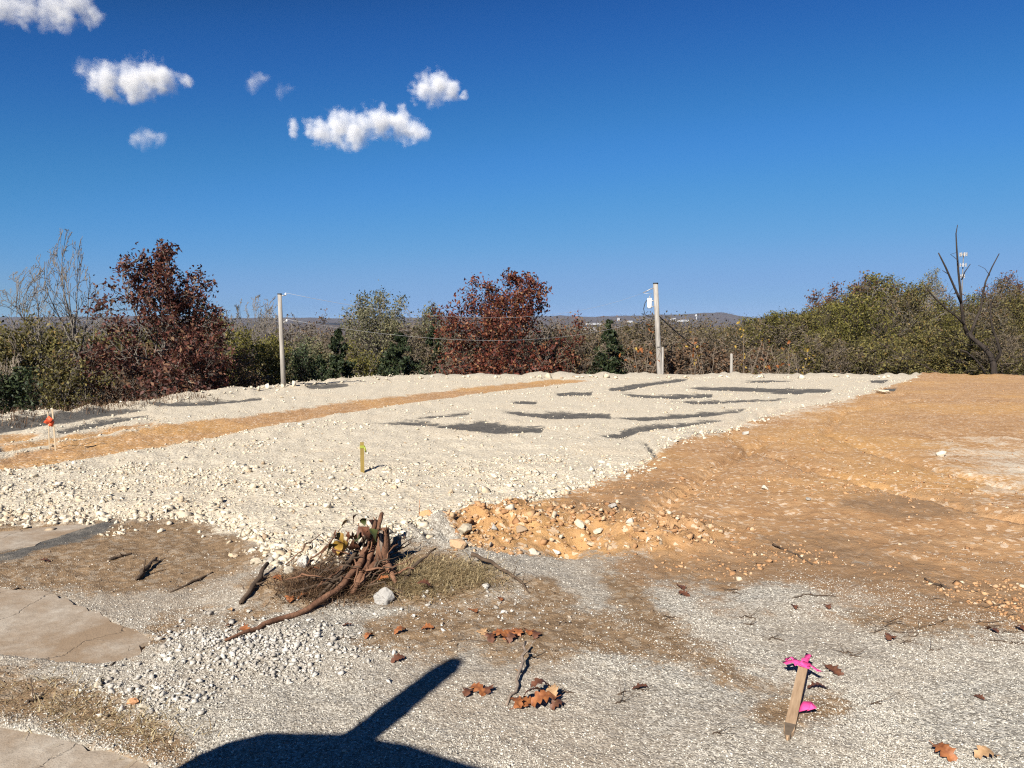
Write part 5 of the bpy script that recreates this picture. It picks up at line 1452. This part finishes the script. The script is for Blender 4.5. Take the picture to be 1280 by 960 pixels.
def pink_stake():
    a = at(984, 927); b = at(1004, 850)
    d = (b - a); L = d.length
    root = empty("survey_stake", a + Vector((0, 0, .012)))
    q = Vector((d.x, d.y, .06)).to_track_quat('Z', 'Y')
    root.rotation_mode = 'QUATERNION'
    # wide face upwards
    zax = Vector((d.x, d.y, .045)).normalized(); xax = zax.cross(Vector((0, 0, 1))).normalized(); yax = zax.cross(xax)
    root.rotation_quaternion = Matrix((xax, yax, zax)).transposed().to_quaternion()
    link("lath", lath_mesh(L, .040, .017, .05, M['lath']), root)
    bm = bmesh.new(); box_bm(bm, (0, 0, .052), (.0425, .0195, .085)); 
    for v in bm.verts:
        if v.co.z < .03: v.co.x *= .45
    bmesh.ops.bevel(bm, geom=bm.edges[:], offset=.002, segments=1)
    link("muddy_tip", mesh_bm("muddy_tip", bm, M['lath_mud']), root)
    k = L
    def R_(pts, w, s): ribbon("ribbon", pts, w, M['pink'], root, (0, 1, 0), s)
    R_([(-.03, -.014, k - .02), (0, -.018, k - .015), (.03, -.014, k - .02)], .035, 1)
    R_([(0, -.016, k - .03), (.004, -.022, k + .02), (.009, -.014, k + .05), (.011, -.016, k + .075), (.014, -.008, k + .10)], .030, 2)
    R_([(-.02, -.016, k - .02), (-.04, -.022, k - .005), (-.065, -.012, k - .014), (-.075, .002, k + .008)], .040, 3)
    R_([(-.035, -.012, k + .006), (-.055, -.022, k + .022), (-.08, -.006, k + .012)], .028, 6)
    R_([(.02, -.016, k - .02), (.036, -.02, k - .022), (.058, -.010, k - .030), (.072, .0, k - .016)], .034, 4)
    R_([(.018, .01, k * .42), (.04, -.008, k * .42), (.058, -.006, k * .44), (.066, .004, k * .42)], .045, 5)
    tag(root, "wooden stake lying on the gravel with bright pink ribbon tied to it", "stake", "survey stakes")
pink_stake()

def upright_stake(px, py0, py1, w, th, mat, label, rib=None, lean=0.0, name="survey_stake"):
    p = at(px, py0); L = (py0 - py1) / F_PX * p.y
    root = empty(name, p, .3); root.rotation_euler = (0.0, lean, .25)
    o = link("lath", lath_mesh(L + .15, w, th, .12, mat), root, (0, 0, -.15))
    if rib == 'lime':
        bm = bmesh.new(); box_bm(bm, (0, 0, L - .05), (w + .006, th + .006, .03)); link("ribbon_wrap", mesh_bm("ribbon_wrap", bm, M['lime_rib']), root)
        ribbon("ribbon", [(w * .5, -.01, L - .04), (w * .5 + .012, -.02, L - .075), (w * .5 + .02, -.016, L - .11)], .02, M['lime_rib'], root, (0, 1, 0), 3)
    tag(root, label, "stake", "survey stakes")
    return root, L
upright_stake(453, 590, 552, .042, .03, M['yellow_paint'], "short yellow stake upright in the limestone with a lime ribbon at its top", 'lime')
r1, L1 = upright_stake(69.5, 563, 508, .019, .011, M['lath_pale'], "taller pale lath of the pair at the left, holding an orange ribbon", None, -.03)
r2, L2 = upright_stake(62, 562, 514, .014, .010, M['lath_pale'], "thinner pale lath of the pair at the left, just behind the ribbon", None, .0)
ribbon("ribbon", [(-.02, -.02, L1 * .80), (-.05, -.025, L1 * .74), (-.075, -.02, L1 * .70), (-.095, -.015, L1 * .74)], .085, M['orange_rib'], r1, (0, 1, 0), 2)
ribbon("ribbon", [(.0, -.016, L1 * .72), (-.02, -.02, L1 * .66), (-.035, -.018, L1 * .60)], .05, M['orange_rib'], r1, (0, 1, 0), 4)

# ------------------------------------------------------------------ poles and wires
M['pole'] = simple_mat("weathered_pole", (0.17, 0.152, 0.13), (0.34, 0.315, 0.28), 5, 0.9, 0.5, 0.01, 0.2, (3, 3, .35))
M['pole_cap'] = simple_mat("black_cap", (0.02, 0.02, 0.02), (0.04, 0.04, 0.04), 5, 0.7, 0)
M['can'] = simple_mat("grey_white_enamel", (0.62, 0.64, 0.66), (0.72, 0.73, 0.74), 4, 0.4, 0, spec=.5)
M['iron'] = simple_mat("galvanised_iron", (0.22, 0.22, 0.22), (0.34, 0.34, 0.33), 5, 0.5, 0, spec=.5, metal=.5)
M['cable'] = simple_mat("black_cable", (0.018, 0.018, 0.02), (0.035, 0.035, 0.035), 5, 0.6, 0)
M['wire'] = simple_mat("bright_wire", (0.40, 0.40, 0.40), (0.5, 0.5, 0.5), 5, 0.45, 0, spec=.5)
D1, D2 = 27.6, 43.0
p1 = Vector((*on_plane(354.5, 485.5), 0)); p1.z = gz(p1.x, p1.y); p1t = above(349.5, 368, p1.y)
r_ = empty("utility_pole", p1)
t = Tubes(); v = p1t - p1
t.add([v * -.12, v * .33, v * .66, v], [.075, .070, .066, .062], 12); link("pole", t.mesh("pole", M['pole']), r_)
t = Tubes(); t.add([v, v + Vector((0, 0, .03))], [.072, .068], 12); link("cap", t.mesh("cap", M['pole_cap']), r_)
for hh in (.985, .70):
    t = Tubes(); q = v * hh; t.add([q + Vector((.05, 0, 0)), q + Vector((.17, .04, .02))], [.015, .015], 6); o = link("bracket", t.mesh("bracket", M['iron']), r_)
    t = Tubes(); q2 = q + Vector((.17, .04, .02)); t.add([q2, q2 + Vector((0, 0, .03)), q2 + Vector((0, 0, .07))], [.02, .032, .016], 8); link("insulator", t.mesh("insulator", M['can']), o)
tag(r_, "weathered grey wooden pole at the pad's left far edge", "utility pole", "utility poles")
p2t = above(819.5, 355, D2); p2b = above(825, 475, D2); zb = gz(p2b.x, D2)
v = p2t - p2b; base = p2b - v * ((p2b.z - zb) / v.z)
r_ = empty("utility_pole", base); v = p2t - base; HH = v.length
t = Tubes(); t.add([v * -.03, v * .33, v * .66, v], [.17, .16, .145, .135], 12); link("pole", t.mesh("pole", M['pole']), r_)
t = Tubes(); t.add([v + Vector((0, 0, .002)), v + Vector((0, 0, .07))], [.148, .145], 12); link("cap", t.mesh("cap", M['pole_cap']), r_)
kk = D2 / F_PX
def P2(px, py, dy=0.0): return above(px, py, D2 + dy) - base
t = Tubes(); t.add([P2(812, 385.5), P2(812, 383.5), P2(812, 374), P2(812, 372.5)], [.12, .135, .135, .11], 14)
can = link("transformer", t.mesh("transformer", M['can']), r_)
t = Tubes(); t.add([P2(812, 372.5), P2(812.5, 369.5)], [.035, .02], 8); link("bushing", t.mesh("bushing", M['iron']), can)
t = Tubes(); t.add([P2(814, 376), P2(819, 376)], [.03, .03], 6); t.add([P2(814, 383), P2(819, 383)], [.03, .03], 6); link("bracket", t.mesh("bracket", M['iron']), r_)
t = Tubes(); t.add([P2(819, 359), P2(812, 362), P2(804, 366)], [.03, .028, .025], 6); link("pole_arm", t.mesh("pole_arm", M['iron']), r_)
t = Tubes(); t.add([P2(804, 366), P2(808, 367), P2(815, 366.5), P2(812, 370)], [.012] * 4, 5); link("lead_wire", t.mesh("lead_wire", M['wire']), r_)
t = Tubes(); t.add([P2(810, 374), P2(806.5, 378), P2(804.5, 386), P2(806, 393), P2(812, 396), P2(819, 396)], [.022] * 6, 6); link("lead_wire", t.mesh("lead_wire", M['cable']), r_)
t = Tubes(); t.add([P2(820.5, 440), P2(822, 440)], [.2, .2], 4); 
bm = bmesh.new(); box_bm(bm, P2(823, 430, -.18), (.14, .06, .3)); link("meter_box", mesh_bm("meter_box", bm, M['pole']), r_)
tag(r_, "tall weathered pole carrying a pale transformer, right of centre", "utility pole", "utility poles")

def wire(a, b, sag, r, mat, label, cat="power line"):
    pts = [a.lerp(b, i / 24) + Vector((0, 0, -sag * 4 * (i / 24) * (1 - i / 24))) for i in range(25)]
    t = Tubes(); t.add([p - a for p in pts], [r] * 25, 5); o = link("power_line", t.mesh("power_line", mat), None, a)
    tag(o, label, cat, "wires between the poles")
top1 = p1 + (p1t - p1) * .985 + Vector((.17, .04, .09)); low1 = p1 + (p1t - p1) * .70 + Vector((.17, .04, .09))
wire(top1, above(804, 366, D2), 1.05, .005, M['wire'], "upper bright wire sagging from the left pole to the transformer pole")
wire(low1, above(818, 396, D2 - .1), .95, .005, M['wire'], "lower bright wire sagging from the left pole to the transformer pole")
wire(above(824, 395, D2 - .1), above(905, 455, D2 + 6), .25, .030, M['cable'], "thick black cable running down to the right from the transformer pole")
def short_post(px, py_top, depth, r, label):
    top = above(px, py_top, depth); zb = gz(top.x, depth)
    t = Tubes(); H = top.z - zb
    t.add([(0, 0, -.1), (.01, 0, H * .5), (0, 0, H - .03), (.01, 0, H)], [r * 1.05, r, r * .95, r * .6], 9)
    o = link("fence_post", t.mesh("fence_post", M['pole'], False), None, (top.x, depth, zb)); tag(o, label, "post", "old posts behind the pad")
short_post(828.5, 434, 42, .065, "short grey post close beside the transformer pole")
short_post(914.5, 442, 37, .07, "short pale post standing alone right of the transformer pole")

# ------------------------------------------------------------------ the machine beside the camera whose shadow falls into the picture
M['tractor'] = simple_mat("dark_green_enamel", (0.03, 0.06, 0.03), (0.05, 0.08, 0.04), 4, 0.45, 0, spec=.5)
M['rubber'] = simple_mat("black_rubber", (0.018, 0.018, 0.018), (0.03, 0.03, 0.03), 8, 0.85, .3, .004)
def tractor():
    # section across the light: left shoulder, then a nearly level bonnet
    ca, sa, te = math.cos(SUN_AZ), math.sin(SUN_AZ), math.tan(SUN_EL)
    prof = []
    Hh = 1.62
    pts = [on_plane(*p) for p in [(190, 990), (220, 960), (260, 935), (300, 920), (340, 910), (440, 912), (520, 925), (570, 942), (640, 962)]]
    cs = [(x * ca - y * sa, x * sa + y * ca) for x, y in pts]
    sm = max(q[1] for q in cs); c0 = -1.6; s0 = sm - Hh / te
    prof = [(c_ - c0, Hh + (s_ - sm) * te) for c_, s_ in cs]
    prof += [(prof[-1][0] + .14, prof[-1][1] - .03), (prof[-1][0] + .20, prof[-1][1] - .16), (prof[-1][0] + .22, .72), (prof[0][0] - .02, .72)]
    x0, y0 = c0 * ca + s0 * sa, -c0 * sa + s0 * ca
    root = empty("tractor", (x0, y0, 0), -SUN_AZ)
    bm = bmesh.new(); rings = []
    for yy, k in ((0.0, .97), (-.04, 1.0), (-.4, 1.0), (-.9, .99), (-1.3, .98)):
        rings.append([bm.verts.new((X * (1 if k > .98 else .985), yy, .72 + (Z - .72) * k)) for X, Z in prof])
    n = len(prof)
    for a, b in zip(rings[:-1], rings[1:]):
        for k in range(n): bm.faces.new((a[k], a[(k + 1) % n], b[(k + 1) % n], b[k]))
    bm.faces.new(rings[0]); bm.faces.new(rings[-1][::-1]); bmesh.ops.recalc_face_normals(bm, faces=bm.faces[:])
    link("hood", mesh_bm("hood", bm, M['tractor']), root)
    tip = on_plane(568, 827); Ht = 2.40
    wx, wy = tip[0] - sa * Ht / te, tip[1] - ca * Ht / te
    lx, ly = (wx - x0) * ca - (wy - y0) * sa, (wx - x0) * sa + (wy - y0) * ca
    t = Tubes(); t.add([(lx, ly, 1.45), (lx, ly, 1.9), (lx, ly, Ht - .06), (lx, ly, Ht)], [.075, .070, .062, .045], 12); link("exhaust_stack", t.mesh("exhaust_stack", M['iron']), root)
    bm = bmesh.new(); box_bm(bm, (0, -.95, .62), (.5, 1.9, .36)); bmesh.ops.bevel(bm, geom=bm.edges[:], offset=.04, segments=2); link("chassis", mesh_bm("chassis", bm, M['rubber']), root)
    for sx_, yy, rr, w in ((-.46, -.3, .36, .2), (.46, -.3, .36, .2), (-.48, -1.75, .58, .3), (.48, -1.75, .58, .3)):
        t = Tubes(); t.add([(-w * .5, 0, 0), (-w * .42, 0, 0), (w * .42, 0, 0), (w * .5, 0, 0)], [rr * .8, rr, rr, rr * .8], 28)
        wh = link("wheel", t.mesh("wheel", M['rubber']), root, (sx_, yy, rr))
        t = Tubes(); t.add([(-w * .52, 0, 0), (w * .52, 0, 0)], [rr * .55, rr * .55], 20); link("rim", t.mesh("rim", M['tractor']), wh)
    bm = bmesh.new(); box_bm(bm, (0, -1.85, 1.05), (.45, .45, .1)); box_bm(bm, (0, -2.05, 1.28), (.45, .08, .4)); bmesh.ops.bevel(bm, geom=bm.edges[:], offset=.03, segments=2); link("seat", mesh_bm("seat", bm, M['rubber']), root)
    t = Tubes(); t.add([(0, -1.28, 1.2), (0, -1.45, 1.42)], [.025, .025], 8); t.add([(.2 * math.cos(a), -1.46 + .12 * math.sin(a), 1.43 + .14 * math.sin(a)) for a in np.linspace(0, 6.283, 21)], [.016] * 21, 6, False); link("steering_wheel", t.mesh("steering_wheel", M['rubber']), root)
    tag(root, "dark tractor with rounded hood and exhaust stack beside the camera, seen only by its shadow", "tractor")
tractor()

# ------------------------------------------------------------------ clouds: real volumes, three kilometres off
def cloud(px, py, puffs, label, dens=0.06, depth=3000.0, rough=0.62, seed=0, sc=0.86):
    """puffs: (dx, dy, radius) in hundredths of the cloud's distance unit"""
    k = depth / F_PX * sc; dens = dens / sc
    c = above(px, py, depth)
    ext = np.array([[p[0] - p[2] * 1.35, p[0] + p[2] * 1.35, p[1] - p[2] * 1.35, p[1] + p[2] * 1.35] for p in puffs]) * k
    x0, x1, z0, z1 = ext[:, 0].min(), ext[:, 1].max(), ext[:, 2].min(), ext[:, 3].max(); dy = max(p[2] for p in puffs) * 1.35 * k
    m, nt, out = new_mat("cloud_vapour")
    tc = N(nt, "ShaderNodeTexCoord"); Pn = tc.outputs['Object']
    big = noise_n(nt, Pn, 1 / (17.0 * k), 5, 0.55)
    n = N(nt, "ShaderNodeTexNoise"); n.inputs['Scale'].default_value = 1 / (34.0 * k); n.inputs['Detail'].default_value = 6
    nt.links.new(Pn, n.inputs['Vector'])
    wv = N(nt, "ShaderNodeVectorMath"); wv.operation = 'SUBTRACT'; nt.links.new(n.outputs['Color'], wv.inputs[0]); wv.inputs[1].default_value = (.5, .5, .5)
    ws = N(nt, "ShaderNodeVectorMath"); ws.operation = 'SCALE'; nt.links.new(wv.outputs[0], ws.inputs[0]); ws.inputs['Scale'].default_value = 30 * k
    wa = N(nt, "ShaderNodeVectorMath"); wa.operation = 'ADD'; nt.links.new(Pn, wa.inputs[0]); nt.links.new(ws.outputs[0], wa.inputs[1])
    f = None
    rdl = random.Random(seed)
    for dx, dz, r in puffs:
        d = N(nt, "ShaderNodeVectorMath"); d.operation = 'DISTANCE'; nt.links.new(wa.outputs[0], d.inputs[0]); d.inputs[1].default_value = (dx * k, rdl.uniform(-.3, .3) * r * k, dz * k)
        g = math_n(nt, 'MULTIPLY_ADD', d.outputs['Value'], -1.0 / (r * k), 1.0)
        f = g if f is None else math_n(nt, 'SMOOTH_MAX', f, g, 0.15)
    v = math_n(nt, 'ADD', f, math_n(nt, 'MULTIPLY', math_n(nt, 'SUBTRACT', big, 0.5), 2.3))
    mr = N(nt, "ShaderNodeMapRange"); mr.interpolation_type = 'SMOOTHSTEP'; mr.inputs[1].default_value = 0.0; mr.inputs[2].default_value = 1.0; mr.inputs[3].default_value = 0.0; mr.inputs[4].default_value = dens
    nt.links.new(v, mr.inputs[0])
    vol = N(nt, "ShaderNodeVolumePrincipled"); vol.inputs['Color'].default_value = (0.99, 0.99, 0.99, 1); vol.inputs['Anisotropy'].default_value = -0.35
    nt.links.new(mr.outputs[0], vol.inputs['Density'])
    nt.links.new(vol.outputs[0], out.inputs['Volume'])
    V, Fc = ICO[3]
    cx_, cz_ = (x0 + x1) / 2, (z0 + z1) / 2
    Vv = V * np.array([(x1 - x0) * .56, dy * 1.05, (z1 - z0) * .56]) * 1.12 + np.array([cx_, 0, cz_])
    o = link("cloud", mesh_np("cloud", Vv, Fc, m), None, c)
    tag(o, label, "cloud", "small fair-weather clouds")
CL = True
if CL:
    cloud(172, 100, [(-45, -2, 26), (-15, 2, 27), (18, 6, 29), (38, 0, 22), (0, -8, 22), (70, 0, 10)], "plump white cloud at the upper left, second from the left edge", .028, seed=1)
    cloud(455, 160, [(-62, -4, 22), (-35, 4, 26), (-5, 0, 24), (25, 8, 26), (50, 10, 24), (72, -2, 20), (-15, -10, 20), (-98, 0, 13)], "long white cloud left of centre, the widest in the sky", .026, seed=2)
    cloud(545, 110, [(-16, 0, 20), (4, 5, 24), (22, -4, 16), (42, -10, 9)], "small white cloud right of the long one", .028, seed=3)
    cloud(58, 12, [(-60, 4, 26), (-25, 0, 24), (10, 2, 28), (45, 6, 26), (30, -14, 20), (65, -8, 16)], "ragged cloud cut off by the top left corner", .017, seed=4)
    cloud(182, 172, [(-14, -1, 13), (4, 2, 15), (18, -1, 11)], "thin faint cloud streak below the plump cloud", .010, seed=5)
    cloud(321, 100, [(-4, -2, 12), (6, 3, 12)], "tiny wisp of cloud midway along the cloud row", .009, seed=6)
    cloud(106, 83, [(-6, 0, 12), (6, 1, 11)], "tiny faint wisp left of the plump cloud", .005, seed=7)
    cloud(356, 112, [(-5, -2, 10), (5, 2, 9)], "faintest small wisp just above the long cloud", .004, seed=8)

# ------------------------------------------------------------------ haze over the valley
gv = np.empty(len(bpy.data.meshes['ground'].vertices) * 3, np.float32); bpy.data.meshes['ground'].vertices.foreach_get('co', gv)
HAZE_LOW, HAZE_TOP = float(gv[2::3].min()) - 1.0, float(gv[2::3].max()) + 25.0
def haze():
    bm = bmesh.new()
    box_bm(bm, (0, 5500, (HAZE_TOP + HAZE_LOW) / 2), (90000, 17400, HAZE_TOP - HAZE_LOW))
    m, nt, out = new_mat("valley_air")
    v = N(nt, "ShaderNodeVolumePrincipled"); v.inputs['Color'].default_value = (0.38, 0.62, 1.0, 1); v.inputs['Density'].default_value = 3.0e-5; v.inputs['Anisotropy'].default_value = 0.0
    nt.links.new(v.outputs[0], out.inputs['Volume'])
    o = link("haze", mesh_bm("haze", bm, m))
    tag(o, "thin blue haze over the valley and hills", "haze", kind="stuff")
haze()
